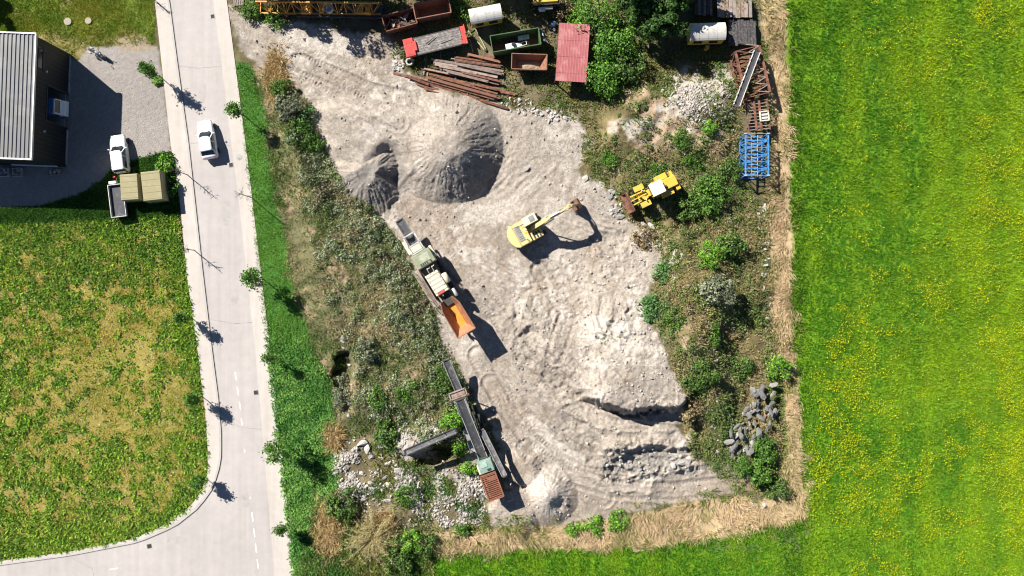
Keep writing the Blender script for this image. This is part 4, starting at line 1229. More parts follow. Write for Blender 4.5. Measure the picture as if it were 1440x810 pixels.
# ------------------------------------------------------------------ vehicles
def car(name, label, px, py, rz, wagon=False, paint=CARW, L=4.3, group=None):
    root = thing(name, label, 'car', at(px, py, .004), rz, group)
    st = [(-.50,.70,.62), (-.485,.79,.86), (-.44,.86,.96), (-.30,.895,.97), (-.02,.90,.96), (.17,.895,.945), (.27,.88,.90), (.38,.85,.82), (.455,.77,.73), (.49,.66,.62), (.50,.58,.52)]
    rings = []
    for x, w, zt in st:
        zb = .24 if abs(x) < .46 else .36
        rings.append([(x * L, y, z) for y, z in ((-w * .9, zb), (w * .9, zb), (w, zb + .16), (w, zt - .2), (w * .96, zt - .07), (w * .82, zt), (w * .35, zt + .03), (-w * .35, zt + .03), (-w * .82, zt), (-w * .96, zt - .07), (-w, zt - .2), (-w, zb + .16))])
    MB().loft(rings).build('body', paint, root, True)
    b0, b1 = (-.47, .19) if wagon else (-.43, .19)
    t0, t1 = (-.43, .04) if wagon else (-.31, .03)
    def ring(xa, xb, w, z):
        return [(xa * L, -w * .9, z), (xa * L + .12, -w, z), (xb * L - .35, -w, z), (xb * L - .05, -w * .72, z), (xb * L, -w * .3, z), (xb * L, w * .3, z), (xb * L - .05, w * .72, z), (xb * L - .35, w, z), (xa * L + .12, w, z), (xa * L, w * .9, z)]
    MB().loft([ring(b0, b1, .80, .93), ring(t0 * .5 + b0 * .5, t1 * .5 + b1 * .5, .73, 1.20), ring(t0, t1, .62, 1.42)]).build('window', GLASS, root, False)
    rw = lambda z, k, e: [(x + (0.05 * e if x < 0 else -.04 * e), y * k, z) for x, y, _ in ring(t0 - .02, t1 + .015, .66, z)]
    MB().loft([rw(1.40, 1.0, 0), rw(1.455, .96, 1), rw(1.485, .72, 2)]).build('roof', paint, root, True)
    for sy in (-1, 1):
        MB().bar((b1 * L - .28, sy * .80, .94), (t1 * L - .22, sy * .63, 1.42), .07, .06).build('pillar', paint, root)
        MB().bar((b0 * L + .12, sy * .79, .94), (t0 * L + .12, sy * .61, 1.42), .16, .08).build('pillar', paint, root)
        MB().bar((-.10 * L, sy * .81, .94), (-.10 * L, sy * .63, 1.42), .07, .05).build('pillar', paint, root)
    for sy in (-1, 1):
        for fx in (.315, -.30):
            wheel(root, fx * L, sy * .80, .32, .21)
        h = MB(); h.box(.468 * L, sy * .58, .66, .12, .34, .12, rz=sy * -.35); h.build('headlight', LAMPG, root, bevel=.02)
        h = MB(); h.box(-.488 * L, sy * .66, .80, .08, .24, .16); h.build('tail_light', RED_L, root, bevel=.02)
        h = MB(); h.box(.12 * L, sy * .98, 1.0, .12, .18, .12); h.build('wing_mirror', paint, root, bevel=.03)
    MB().bar((.19 * L - .02, -.55, .97), (.19 * L - .1, -.05, 1.0), .025).build('wiper', BLACK, root)
    MB().bar((.19 * L, .1, .97), (.19 * L - .08, .55, 1.0), .025).build('wiper', BLACK, root)
    MB().box(.50 * L, 0, .42, .05, .8, .14).build('radiator_grille', BLACK, root, bevel=.02)
    MB().box(-.50 * L, 0, .42, .05, 1.0, .14).build('rear_bumper', BLACK, root, bevel=.02)
    return root
car('car', 'white hatchback driving along the road with a dark windscreen', 295, 198, hd(-.17, -1), L=4.35)
car('estate_car', 'white estate car parked beside the hall next to the olive trailers', 173, 218, hd(-.13, -1), True, L=4.3)

def small_truck():
    # half inside the open gate of the hall, nose at the wall line
    c = HNE + HU * 6.35 + HW * 1.0
    root = thing('flatbed_van', 'small truck with white cab and light blue box standing in the hall gate', 'van', c, math.atan2(-HW.y, -HW.x))
    m = MB()
    rings = []
    for x, zt in ((.6, 1.93), (.65, 1.96), (.76, 1.95), (1.02, 1.30), (1.30, 1.05), (1.36, .8)):
        w = .84
        rings.append([(x, -w, .4), (x, w, .4), (x, w, zt - .15), (x, w * .85, zt), (x, -w * .85, zt), (x, -w, zt - .15)])
    m.loft(rings).build('cab', WHITE, root, False, .03)
    m = MB(); m.add([(.79, -.70, 1.90), (.79, .70, 1.90), (1.0, .70, 1.37), (1.0, -.70, 1.37)], [(0, 1, 2, 3)])
    w = m.build('windscreen', GLASS, root)
    md = w.modifiers.new('thick', 'SOLIDIFY'); md.thickness = .03; md.offset = 1
    MB().box(-1.03, 0, 1.18, 3.2, 1.7, 1.5).build('cargo_box', BLUE_T, root, False, .03)
    m = MB()
    for k in range(5): m.box(.25 - k * .6, 0, 1.945, .05, 1.66, .03)
    m.build('cargo_rib', BLUE_T, root)
    for sy in (-1, 1):
        wheel(root, .75, sy * .72, .33, .22); wheel(root, -1.9, sy * .72, .33, .22)
        MB().box(1.33, sy * .6, .75, .06, .26, .16).build('headlight', LAMPG, root, False, .02)
        MB().box(.9, sy * .95, 1.45, .1, .2, .26).build('wing_mirror', BLACK, root, False, .02)
small_truck()

def motorcycle():
    root = thing('motorcycle', 'parked motorcycle on the forecourt behind the hall', 'motorcycle', at(141, 77, .004), hd(1, .42))
    for x in (-.7, .72):
        e = bpy.data.objects.new('wheel', None); COL.objects.link(e); e.parent = root; e.location = (x, 0, .31)
        m = MB(); R_, r_ = .25, .065
        rings = [[(math.cos(a) * (R_ + r_ * math.cos(b)), r_ * math.sin(b), math.sin(a) * (R_ + r_ * math.cos(b))) for b in [2 * PI * j / 8 for j in range(8)]] for a in [2 * PI * i / 20 for i in range(21)]]
        m.loft(rings, False).build('tyre', BLACK, e, True)
        m = MB(); m.tube((0, -.08, 0), (0, .08, 0), .05)
        for i in range(6): m.bar((0, 0, 0), (math.cos(i * PI / 3) * .22, 0, math.sin(i * PI / 3) * .22), .03)
        m.build('rim', LGREY, e)
    m = MB()
    for a, b in (((-.7, .1, .31), (-.1, .12, .4)), ((-.7, -.1, .31), (-.1, -.12, .4)), ((-.1, 0, .35), (.4, 0, .85)), ((-.55, 0, .72), (.4, 0, .85)), ((-.1, 0, .35), (-.5, 0, .72))): m.tube(a, b, .03)
    m.build('frame', DARK, root)
    m = MB(); m.box(.05, 0, .46, .42, .3, .34); m.lathe((.05, -.28, .42), (0, 1, 0), [(.13, 0), (.16, .05), (.16, .5), (.13, .55)], 12); m.build('engine', GREY, root, False, .03)
    m = MB(); m.loft([[(x, w * math.cos(t), .86 + h * math.sin(t)) for t in [2 * PI * i / 12 for i in range(12)]] for x, w, h in ((-.12, .08, .06), (0, .14, .12), (.2, .17, .15), (.38, .12, .12), (.46, .05, .06))]).build('fuel_tank', pm('blue_grey_paint', (.16,.2,.26), .25), root, True)
    m = MB(); m.loft([[(x, w * math.cos(t), z + .06 * math.sin(t)) for t in [2 * PI * i / 10 for i in range(10)]] for x, w, z in ((-.85, .07, .88), (-.65, .13, .82), (-.3, .15, .78), (-.1, .1, .82))]).build('seat', BLACK, root, True)
    m = MB()
    for s in (-1, 1): m.tube((.72, s * .1, .31), (.42, s * .1, .98), .03)
    m.build('fork', LGREY, root)
    m = MB(); m.tube((.38, -.36, 1.05), (.44, 0, 1.0), .02); m.tube((.44, 0, 1.0), (.38, .36, 1.05), .02); m.build('handlebar', DARK, root)
    for s in (-1, 1):
        m = MB(); m.tube((.40, s * .28, 1.05), (.42, s * .36, 1.26), .012); m.lathe((.40, s * .38, 1.28), (1, 0, 0), [(.02, -.02), (.075, 0), (.02, .02)], 10); m.build('mirror', DARK, root)
    MB().lathe((.50, 0, .92), (1, 0, 0), [(.05, -.06), (.1, 0), (.09, .05), (.02, .06)], 12).build('headlight', LAMPG, root, True)
    m = MB(); m.loft([[(.72 + .36 * math.cos(a), y, .31 + .36 * math.sin(a)) for y in (-.07, .07)] + [(.72 + .34 * math.cos(a), y, .31 + .34 * math.sin(a)) for y in (.07, -.07)] for a in [.5 + i * .22 for i in range(8)]]); m.build('mudguard', WHITE, root)
    MB().tube((-.2, -.16, .33), (-.85, -.2, .42), .045, .06).build('exhaust', LGREY, root)
    m = MB(); m.tube((-.05, .1, .3), (-.1, .28, .01), .015); m.build('side_stand', DARK, root)
    for s in (-1, 1):
        MB().box(-.72, s * .28, .66, .38, .16, .28).build('pannier', pm('pannier_grey', (.3,.32,.35), .4), root, False, .03)
motorcycle()

def covered_trailer(c, z, label, seed):
    cen, rz, L, W = fit(c, z)
    root = thing('covered_trailer', label, 'trailer', (*cen.xy, 0.0), rz)
    hb = .72
    rings = []
    for e, zz in ((0, hb), (0, z - .12), (.06, z), ):
        rings.append([(-L / 2 + e, -W / 2 + e, zz), (L / 2 - e, -W / 2 + e, zz), (L / 2 - e, W / 2 - e, zz), (-L / 2 + e, W / 2 - e, zz)])
    MB().loft(rings).build('tarpaulin', OLIVEC, root, False, .04)
    m = MB()
    for k in range(5):
        x = -L / 2 + .25 + k * (L - .5) / 4; m.box(x, 0, z + .006, .05, W - .14, .02)
        m.box(x, W / 2 + .006, (hb + z) / 2, .05, .02, z - hb - .15); m.box(x, -W / 2 - .006, (hb + z) / 2, .05, .02, z - hb - .15)
    m.build('tarpaulin_seam', pm('olive_seam', (.265,.232,.125), .8), root)
    m = MB(); m.box(0, 0, .62, L + .1, W + .06, .22); m.build('side_board', pm('olive_board', (.16,.145,.085), .7), root, False, .02)
    m = MB(); m.bar((L / 2, 0, .5), (L / 2 + 1.0, 0, .5), .1); m.bar((L / 2 - .1, .4, .5), (L / 2 + .5, 0, .5), .07); m.bar((L / 2 - .1, -.4, .5), (L / 2 + .5, 0, .5), .07)
    m.build('drawbar', DARK, root)
    for s in (-1, 1): wheel(root, -.1, s * (W / 2 - .12), .33, .2)
    MB().box(-L / 2 - .02, -W / 2 + .25, .75, .05, .3, .2).build('tail_light', RED_L, root)
    return root
covered_trailer([(169.5,283),(168,246),(192.5,243),(196,280)], 1.75, 'olive tarpaulin covered trailer between the flat trailer and its twin', 1)
covered_trailer([(201.5,283),(196.5,241),(225,240),(229,281)], 1.85, 'olive tarpaulin covered trailer on the right, beside the hedge', 2)

def flat_trailer():
    cen, rz, L, W = fit([(156,306),(151,260),(172,258),(178,304)], 1.0)
    root = thing('open_trailer', 'open trailer with dark bed and white side boards left of the olive trailers', 'trailer', (*cen.xy, 0.0), rz)
    MB().box(0, 0, .66, L, W, .1).build('bed', pm('dark_blue_bed', (.035,.037,.05), .6, var=.3, dirt=(.10,.09,.09), amt=.4), root)
    for y, s in ((W / 2 - .03, 1), (-W / 2 + .03, -1)): MB().box(0, y, .86, L, .06, .3).build('side_board', LGREY, root)
    for x in (L / 2 - .03, -L / 2 + .03): MB().box(x, 0, .86, .06, W - .125, .3).build('end_board', LGREY, root)
    m = MB(); m.bar((L / 2, 0, .5), (L / 2 + .8, 0, .5), .09); m.build('drawbar', DARK, root)
    MB().box(L / 2 + .22, .25, .86, .3, .8, .4).build('tool_box', WHITE, root, False, .02)
    for s in (-1, 1): wheel(root, -.1, s * (W / 2 - .1), .3, .18)
flat_trailer()
rc = thing('fuel_canister', 'red canister on the yard behind the parked estate car', 'canister', at(163, 250, 0), .2)
MB().box(0, 0, .22, .34, .2, .44).build('body', REDP, rc, False, .03)
m = MB(); m.tube((-.1, 0, .44), (-.1, 0, .52), .02); m.tube((.08, 0, .44), (.08, 0, .52), .02); m.tube((-.12, 0, .52), (.1, 0, .52), .018); m.build('handle', BLACK, rc)

# ------------------------------------------------------------------ excavator
def excavator():
    base = G(741, 326)
    rz = hd(310, -170)
    root = thing('excavator', 'cream yellow crawler excavator with raised boom on the gravel', 'excavator', base, rz)
    def track(s):
        m = MB(); w = .5; r = .42; n = 8; xs = 1.5
        prof = [(-xs + -r * math.sin(PI * i / n), .42 - r * math.cos(PI * i / n)) for i in range(n + 1)][::-1] + []
        prof = [(-xs - r * math.sin(PI * i / n), .42 + r * math.cos(PI * i / n)) for i in range(n + 1)] + [(xs + r * math.sin(PI * i / n), .42 - r * math.cos(PI * i / n)) for i in range(n + 1)]
        m.loft([[(x, s * 1.05 - w / 2, z) for x, z in prof], [(x, s * 1.05 + w / 2, z) for x, z in prof]])
        for i in range(21):
            x = -1.6 + i * .16; m.box(x, s * 1.05, .86, .06, w + .04, .05)
        t = m.build('track', DARK, root)
        m = MB()
        for x in (-1.5, -.9, -.3, .3, .9, 1.5): m.lathe((x, s * 1.05 - s * .0 - .28, .4), (0, 1, 0), [(.2, 0), (.2, .56)], 12)
        m.build('roller', GREY, t)
    track(1); track(-1)
    m = MB(); m.box(0, 0, .6, 1.9, 1.7, .3); m.lathe((0, 0, .75), (0, 0, 1), [(.75, 0), (.75, .22)], 20); m.build('undercarriage', DARK, root)
    # upper structure
    poly = [(1.45, 1.3), (1.45, -1.3), (-1.55, -1.3), (-1.95, -1.05), (-2.2, -.5), (-2.25, 0), (-2.2, .5), (-1.95, 1.05), (-1.55, 1.3)]
    MB().prism(poly, .98, 1.18).build('deck', YEL_P, root, False, .03)
    cw = [(-1.35, -1.3), (-1.6, -1.3), (-1.98, -1.05), (-2.25, -.5), (-2.3, 0), (-2.25, .5), (-1.98, 1.05), (-1.6, 1.3), (-1.35, 1.3)]
    MB().prism(cw, 1.185, 2.05).build('counterweight', YEL_P, root, False, .05)
    MB().box(-.68, 0, 1.58, 1.28, 2.5, .8).build('engine_cover', YEL_P, root, False, .05)
    m = MB(); m.box(-.95, 0.08, 2.0, .62, 1.75, .06)
    g = m.build('radiator_grille', GREY, root)
    m = MB()
    for k in range(7): m.box(-.95, -.68 + k * .24, 2.045, .5, .05, .03)
    m.build('grille_slat', LGREY, g)
    for i in range(4):
        MB().box(-.22, -.15 + i * .34, 1.997, .42, .17, .03).build('hood_vent', CREAM if i % 2 else YEL, root)
    m = MB(); m.tube((-.45, -.9, 1.95), (-.45, -.9, 2.5), .06); m.build('exhaust', DARK, root)
    m = MB(); m.box(.75, -.86, 1.45, 1.3, .86, .52); m.build('tank_box', YEL_P, root, False, .04)
    for k in range(3): MB().box(.4 + k * .34, -.86, 1.725, .18, .7, .04).build('step_plate', DARK, root)
    # cab on the left of the boom
    m = MB(); m.box(.75, .86, 1.95, 1.45, .86, 1.5); m.build('cab_window', GLASS, root, False, .03)
    m = MB(); m.box(.70, .86, 2.73, 1.62, .94, .12); m.build('cab_roof', CREAM, root, False, .04)
    MB().box(.95, .86, 2.805, .6, .62, .03).build('roof_hatch', GREY, root)
    m = MB()
    for x in (.03, 1.47):
        for y in (.44, 1.28): m.box(x, y, 1.93, .09, .09, 1.5)
    m.box(.75, 1.31, 1.4, 1.4, .05, .4); m.build('cab_frame', YEL_P, root)
    # boom, stick, bucket in the x-z plane
    def limb(pts, w, name, mat):
        """pts: (x, z, half height)"""
        m = MB(); rings = []
        for i, (x, z, h) in enumerate(pts):
            a = pts[max(0, i - 1)]; b = pts[min(len(pts) - 1, i + 1)]
            d = Vector((b[0] - a[0], 0, b[1] - a[1])).normalized(); nrm = Vector((-d.z, 0, d.x))
            c = Vector((x, -.05, z))
            rings.append([c + nrm * h + Vector((0, w / 2, 0)), c + nrm * h - Vector((0, w / 2, 0)), c - nrm * h - Vector((0, w / 2, 0)), c - nrm * h + Vector((0, w / 2, 0))])
        m.loft(rings); return m.build(name, mat, root, False, .02)
    limb([(.55, 1.5, .22), (1.3, 2.4, .3), (2.3, 3.2, .34), (3.2, 3.55, .28), (4.5, 3.6, .2), (5.35, 3.4, .14)], .42, 'boom', YEL_P)
    limb([(4.85, 4.0, .1), (5.3, 3.45, .24), (5.65, 2.6, .2), (6.05, 1.5, .12)], .32, 'stick', YEL_P)
    m = MB()
    for s in (-1, 1): m.tube((1.5, s * .33 - .05, 1.35), (3.0, s * .33 - .05, 3.4), .075); m.tube((1.5 + .75, s * .33 - .05, 2.37), (3.0, s * .33 - .05, 3.4), .05)
    m.build('boom_cylinder', LGREY, root)
    m = MB(); m.tube((2.6, -.05, 3.75), (3.9, -.05, 4.05), .09); m.tube((3.9, -.05, 4.05), (4.85, -.05, 4.02), .05); m.build('stick_cylinder', LGREY, root)
    m = MB(); m.tube((5.35, -.05, 3.75), (6.15, -.05, 2.2), .07); m.bar((6.15, -.05, 2.2), (6.3, -.05, 1.45), .1); m.build('bucket_cylinder', LGREY, root)
    m = MB()
    for k, (a, b) in enumerate((((1.0, .1, 2.35), (2.4, .12, 3.6)), ((2.4, .12, 3.6), (4.4, .1, 3.92)), ((1.0, -.2, 2.35), (2.4, -.2, 3.6)), ((2.4, -.2, 3.6), (4.6, -.18, 3.9)))): m.tube(a, b, .025)
    m.build('hydraulic_hose', BLACK, root)
    m = MB(); w = 1.05
    prof = [(6.0, 1.5), (6.45, 1.35), (6.7, .95), (6.6, .45), (6.2, .2), (5.75, .35)]
    inner = [(5.8, .42), (6.18, .28), (6.52, .5), (6.6, .95), (6.4, 1.25), (6.02, 1.4)]
    pr = prof + inner
    m.loft([[(x, -w / 2 - .05, z) for x, z in pr], [(x, w / 2 - .05, z) for x, z in pr]])
    for s in (-1, 1): m.prism([(0, 0)] * 0 or [(0, 0), (0.01, 0), (0.01, .01)], 0, .001) if False else m.loft([[(x, s * w / 2 - .05 - .03, z) for x, z in prof], [(x, s * w / 2 - .05 + .03, z) for x, z in prof]])
    bk = m.build('bucket', RUST_L, root)
    m = MB()
    for k in range(5): m.box(5.68, -.05 - .44 + k * .22, .33, .22, .09, .07, ry=.35)
    m.build('bucket_tooth', GREY, bk)
    m = MB()
    for s in (-1, 1): m.bar((.2, 1.33 * s, 1.2), (.2, 1.33 * s, 1.95), .03); m.bar((-1.2, 1.28 * s, 2.0), (-1.2, 1.28 * s, 2.4), .03); m.bar((-1.2, 1.28 * s, 2.4), (-.1, 1.28 * s, 2.4), .03)
    m.build('handrail', YEL, root)
excavator()

# ------------------------------------------------------------------ wheel loader
def loader():
    base = G(914, 271)
    rz = hd(-330, 160)
    root = thing('wheel_loader', 'bright yellow wheel loader with white cab roof parked among the scrub', 'loader', base, rz)
    for x in (1.25, -1.4):
        for s in (-1, 1): wheel(root, x, s * .95, .68, .5, YEL)
    m = MB(); m.box(-1.75, 0, 1.35, 2.1, 1.15, .95); m.build('engine_hood', YEL, root, False, .06)
    m = MB(); m.box(-1.2, 0, 1.842, .35, .5, .03); m.build('hood_vent', DARK, root)
    m = MB(); m.tube((-1.35, .2, 1.8), (-1.35, .2, 2.3), .07); m.lathe((-1.35, .2, 1.83), (0, 0, 1), [(.2, 0), (.2, .12), (.1, .16)], 12); m.build('exhaust', RUST, root)
    m = MB(); m.box(-2.62, 0, 1.15, .32, 2.3, .75); m.build('counterweight', YEL, root, False, .06)
    m = MB(); m.box(-2.66, .86, 1.57, .5, .5, .1); m.build('rear_cover', YEL, root, False, .03)
    for s in (-1, 1):
        m = MB(); m.box(-1.45, s * .95, 1.44, 1.3, .62, .08); m.box(-.78, s * .95, 1.2, .08, .62, .4, ry=-.2); m.box(-2.1, s * .95, 1.25, .08, .62, .35, ry=.2); m.build('rear_fender', YEL, root, False, .02)
        m = MB(); m.box(1.25, s * .95, 1.42, 1.15, .60, .08); m.box(.7, s * .95, 1.2, .08, .60, .42, ry=.25); m.build('front_fender', YEL, root, False, .02)
    m = MB(); m.box(-.35, 0, .85, 1.4, .8, .5); m.box(.95, 0, .9, 1.5, .75, .6); m.build('chassis', YEL, root, False, .03)
    m = MB(); m.box(-.28, 0, 1.95, 1.15, 1.15, 1.35); m.build('cab_window', GLASS, root, False, .03)
    MB().box(-.28, 0, 2.68, 1.5, 1.42, .13).build('cab_roof', WHITE, root, False, .05)
    m = MB()
    for x in (-.84, .28):
        for s in (-1, 1): m.box(x, s * .57, 1.95, .09, .09, 1.36)
    m.build('cab_frame', YEL, root)
    for s in (-1, 1):
        m = MB(); m.bar((.75, s * .42, 1.5), (1.7, s * .45, 1.35), .14, .3); m.bar((1.7, s * .45, 1.35), (2.6, s * .48, .6), .14, .26); m.build('lift_arm', YEL, root)
        m = MB(); m.tube((.8, s * .25, .95), (1.7, s * .3, 1.2), .08); m.build('lift_cylinder', LGREY, root)
    m = MB(); m.tube((.8, 0, 1.6), (1.5, 0, 1.75), .09); m.bar((1.5, 0, 1.2), (1.6, 0, 1.95), .12, .25); m.bar((1.6, 0, 1.9), (2.55, 0, 1.05), .1); m.build('tilt_linkage', YEL, root)
    m = MB(); pr = [(2.55, 1.15), (2.62, .25), (3.2, .12), (3.2, .18), (2.72, .33), (2.66, 1.15)]
    m.loft([[(x, -1.1, z) for x, z in pr], [(x, 1.1, z) for x, z in pr]])
    for s in (-1, 1): m.loft([[(x, s * 1.1 - .025, z) for x, z in ((2.55, 1.15), (2.62, .2), (3.2, .14))], [(x, s * 1.1 + .025, z) for x, z in ((2.55, 1.15), (2.62, .2), (3.2, .14))]])
    for k in range(6): m.box(3.25, -1.0 + k * .4, .15, .4, .08, .06)
    m.build('bucket', RUST, root)
    for s in (-1, 1):
        MB().box(.35, s * .72, 1.9, .06, .2, .3).build('mirror', DARK, root)
        MB().box(1.1, s * .55, 1.7, .1, .2, .14).build('headlight', LAMPG, root)
        m = MB(); m.bar((-.5, s * .85, .7), (-.5, s * .85, 1.2), .05); m.box(-.5, s * .8, .7, .5, .25, .05); m.build('step', YEL, root)
loader()

# ------------------------------------------------------------------ conveyors and trestles
def belt_run(root, p, q, w, name='conveyor', rail=LGREY, belt=BELT, legs=False, trough=.07):
    """conveyor from p to q (local): frame with side rails, troughed belt, rollers"""
    p = Vector(p); q = Vector(q); d = (q - p); L = d.length; d.normalize()
    a = d.cross(Vector((0, 0, 1))).normalized(); up = a.cross(d)
    e = bpy.data.objects.new(name, None); COL.objects.link(e); e.parent = root; e.location = p; e.empty_display_size = .2
    o = lambda t, s, u: d * t + a * s + up * u
    m = MB()
    for s in (-1, 1):
        m.bar(o(0, s * w / 2, 0), o(L, s * w / 2, 0), .07, .22)
    n = int(L / .9) + 1
    for i in range(n + 1): m.bar(o(L * i / n, -w / 2, -.14), o(L * i / n, w / 2, -.14), .06, .06)
    m.build('side_rail', rail, e)
    m = MB(); h = w / 2 - .05
    prof = [(-h, trough), (-h * .5, 0.0), (h * .5, 0.0), (h, trough), (h, trough - .03), (h * .5, -.03), (-h * .5, -.03), (-h, trough - .03)]
    m.loft([[o(t, s, u) for s, u in prof] for t in np.linspace(-.1, L + .1, 8)])
    m.build('belt', belt, e)
    for t in (-.1, L + .1): MB().tube(o(t, -w / 2 + .02, -.06), o(t, w / 2 - .02, -.06), .13, n=12).build('end_drum', DARK, e)
    return e

def crusher():
    a = at(561.5, 310, 2.6); b = at(656, 468, 3.4)
    a.z = 0; b.z = 0
    rz = math.atan2((b - a).y, (b - a).x); L = (b - a).length
    root = thing('crusher', 'tracked stone crusher with orange feed hopper and green engine housing', 'crusher', (*a.xy, 0.02), rz)
    # tracks
    for s in (-1, 1):
        m = MB(); r = .45; n = 8
        prof = [(5.2 - r * math.sin(PI * i / n), .47 + r * math.cos(PI * i / n)) for i in range(n + 1)] + [(9.0 + r * math.sin(PI * i / n), .47 - r * math.cos(PI * i / n)) for i in range(n + 1)]
        m.loft([[(x, s * 1.05 - .22, z) for x, z in prof], [(x, s * 1.05 + .22, z) for x, z in prof]])
        for i in range(24): m.box(5.2 + i * .165, s * 1.05, .935, .06, .48, .05)
        m.build('track', DARK, root)
    m = MB()
    for s in (-1, 1): m.bar((3.6, s * .7, 1.25), (L - .6, s * .7, 1.35), .16, .4)
    for x in (3.8, 5.6, 7.4, 9.2, 11, 12.8): m.bar((x, -.7, 1.25), (x, .7, 1.25), .14, .3)
    m.build('chassis', SAGEG, root)
    belt_run(root, (0.1, 0, 2.45), (7.0, 0, .75), .92, 'discharge_conveyor', GREY, BELT)
    # white frame round the belt head
    m = MB()
    for s in (-1, 1):
        m.bar((1.85, s * .66, 2.35), (4.0, s * .72, 2.35), .13, .2); m.bar((2.0, s * .66, 2.3), (3.4, s * .66, 1.2), .1)
    for x in (1.85, 3.05, 3.95): m.bar((x, -.72, 2.35), (x, .72, 2.35), .13, .2)
    m.build('belt_gantry', LGREY, root)
    MB().box(3.48, 0, 2.32, .7, 1.15, .18).build('gantry_plate', CREAM, root, False, .03)
    m = MB(); m.box(2.95, -.95, 1.7, 1.6, .3, .5); m.build('side_box', CREAM, root, False, .04)
    # engine housing
    m = MB(); m.box(4.92, .06, 2.05, 1.6, 2.3, 1.5); m.build('engine_housing', SAGEG, root, False, .07)
    m = MB(); m.box(4.9, .2, 2.815, .9, 1.3, .04); m.build('housing_hatch', pm('pale_sage_paint', (.36,.38,.27), .6, dirt=(.25,.25,.18), amt=.4), root, False, .01)
    for k in range(4): MB().box(5.45, -.45 + k * .24, 2.815, .3, .14, .05).build('vent', DARK, root)
    m = MB(); m.box(4.6, 1.34, 1.75, 1.3, .3, .8); m.build('side_tank', CREAM, root, False, .05)
    m = MB(); m.tube((5.5, .7, 2.7), (5.5, .7, 3.3), .08); m.build('exhaust', DARK, root)
    m = MB(); m.box(6.25, 0, 1.6, 1.1, 1.9, .5); m.build('lower_deck', DARK, root)
    for y in (-.15, .42):
        m = MB(); m.tube((5.95, y, 2.2), (6.15, y, 2.95), .035); m.tube((6.15, y, 2.95), (6.75, y, 2.95), .035); m.tube((6.75, y, 2.95), (6.85, y, 2.2), .035)
        m.tube((5.95, y + .3, 2.2), (6.15, y + .3, 2.95), .035); m.tube((6.15, y + .3, 2.95), (6.15, y, 2.95), .035); m.build('guard_rail', LGREY, root)
    # crushing chamber
    m = MB(); m.box(7.95, 0, 2.0, 2.5, 1.55, 1.7); m.build('crusher_box', CREAM, root, False, .05)
    m = MB()
    for k in range(5): m.box(7.0 + k * .47, 0, 2.865, .08, 1.5, .05)
    m.build('box_rib', LGREY, root)
    m = MB()
    for i in range(14):
        m.box(7.02 + (i % 7) * .3, -.62 if i < 7 else .62, 2.875, .05, .05, .04)
    m.build('bolt', DARK, root)
    MB().box(9.05, -.1, 2.88, .34, .85, .06).build('red_cover', pm('maroon_paint', (.36,.08,.07), .6), root, False, .02)
    m = MB(); m.lathe((7.35, 1.05, 2.35), (1, 0, 0), [(.2, 0), (.36, .06), (.36, 1.1), (.2, 1.16)], 16); m.build('drive_guard', CREAM, root, True)
    m = MB(); m.lathe((9.3, 1.1, 2.2), (1, 0, 0), [(.12, 0), (.2, .03), (.2, .9), (.12, .95)], 14); m.build('hydraulic_ram', LGREY, root, True)
    # walkway on the left
    m = MB(); m.box(7.8, -1.42, 1.45, 4.6, .55, .07); m.build('walkway', RUST_G, root)
    m = MB()
    for x in np.linspace(5.6, 10.0, 7): m.bar((x, -1.68, 1.45), (x, -1.68, 2.45), .045)
    for z in (1.95, 2.45): m.bar((5.6, -1.68, z), (10.0, -1.68, z), .05)
    m.build('handrail', SAGEG, root)
    m = MB()
    for k in range(5): m.box(10.25 + k * .16, -1.42, 1.25 - k * .26, .14, .5, .04)
    m.bar((10.15, -1.68, 1.4), (10.95, -1.68, .15), .05, .1); m.bar((10.15, -1.16, 1.4), (10.95, -1.16, .15), .05, .1); m.build('ladder', SAGEG, root)
    m = MB(); m.box(10.1, 0, 1.9, 1.2, 1.0, .8); m.build('feeder_throat', DARK, root)
    # hopper
    x0, x1 = 10.0, L + .05; zt = 3.45; zb = 2.05
    T = [(x0, -.78), (x0 + .35, .80), (x1, 1.06), (x1, -1.06), ]
    T = [(x0, -.72), (x0, .72), (x0 + 1.0, 1.06), (x1, 1.10), (x1, -1.10), (x0 + 1.0, -1.06)]
    Bt = [(x0, -.42), (x0, .42), (x0 + 1.0, .42), (x1 - .95, .42), (x1 - .95, -.42), (x0 + 1.0, -.42)]
    names = {1: ('hopper_wall', ORANGE_R), 2: ('hopper_wall', ORANGE_R), 3: ('hopper_end', ORANGE), 4: ('hopper_wall', ORANGE_R), 5: ('hopper_wall', ORANGE_R)}
    for pair, nm, mt in (((1, 2, 3), 'hopper_wall', ORANGE_R), ((3, 4), 'hopper_end', ORANGE_R), ((4, 5, 0), 'hopper_wall', ORANGE_R)):
        m = MB()
        for i in range(len(pair) - 1):
            a, b = pair[i], pair[i + 1]
            m.add([(*T[a], zt), (*T[b], zt), (*Bt[b], zb), (*Bt[a], zb)], [(0, 1, 2, 3)])
        ob = m.build(nm, mt, root)
        md = ob.modifiers.new('plate', 'SOLIDIFY'); md.thickness = .06; md.offset = 0
    MB().box((x0 + x1 - .95) / 2 - .05, 0, zb - .06, x1 - .95 - x0 + .3, .84, .1).build('feeder_floor', ORANGE, root)
    m = MB()
    for k in range(6): m.bar((x0 + 1.0 + k * .6, 1.06, zt - .1), (x0 + 1.0 + k * .6, .5, zb - .05), .05, .12); m.bar((x0 + 1.0 + k * .6, -1.06, zt - .1), (x0 + 1.0 + k * .6, -.5, zb - .05), .05, .12)
    m.build('hopper_rib', RUST, root)
    m = MB()
    for i in range(6):
        if i == 0: continue
        m.bar((*T[i], zt + .03), (*T[(i + 1) % 6], zt + .03), .09, .08)
    m.build('hopper_rim', RUST_L, root)
    m = MB()
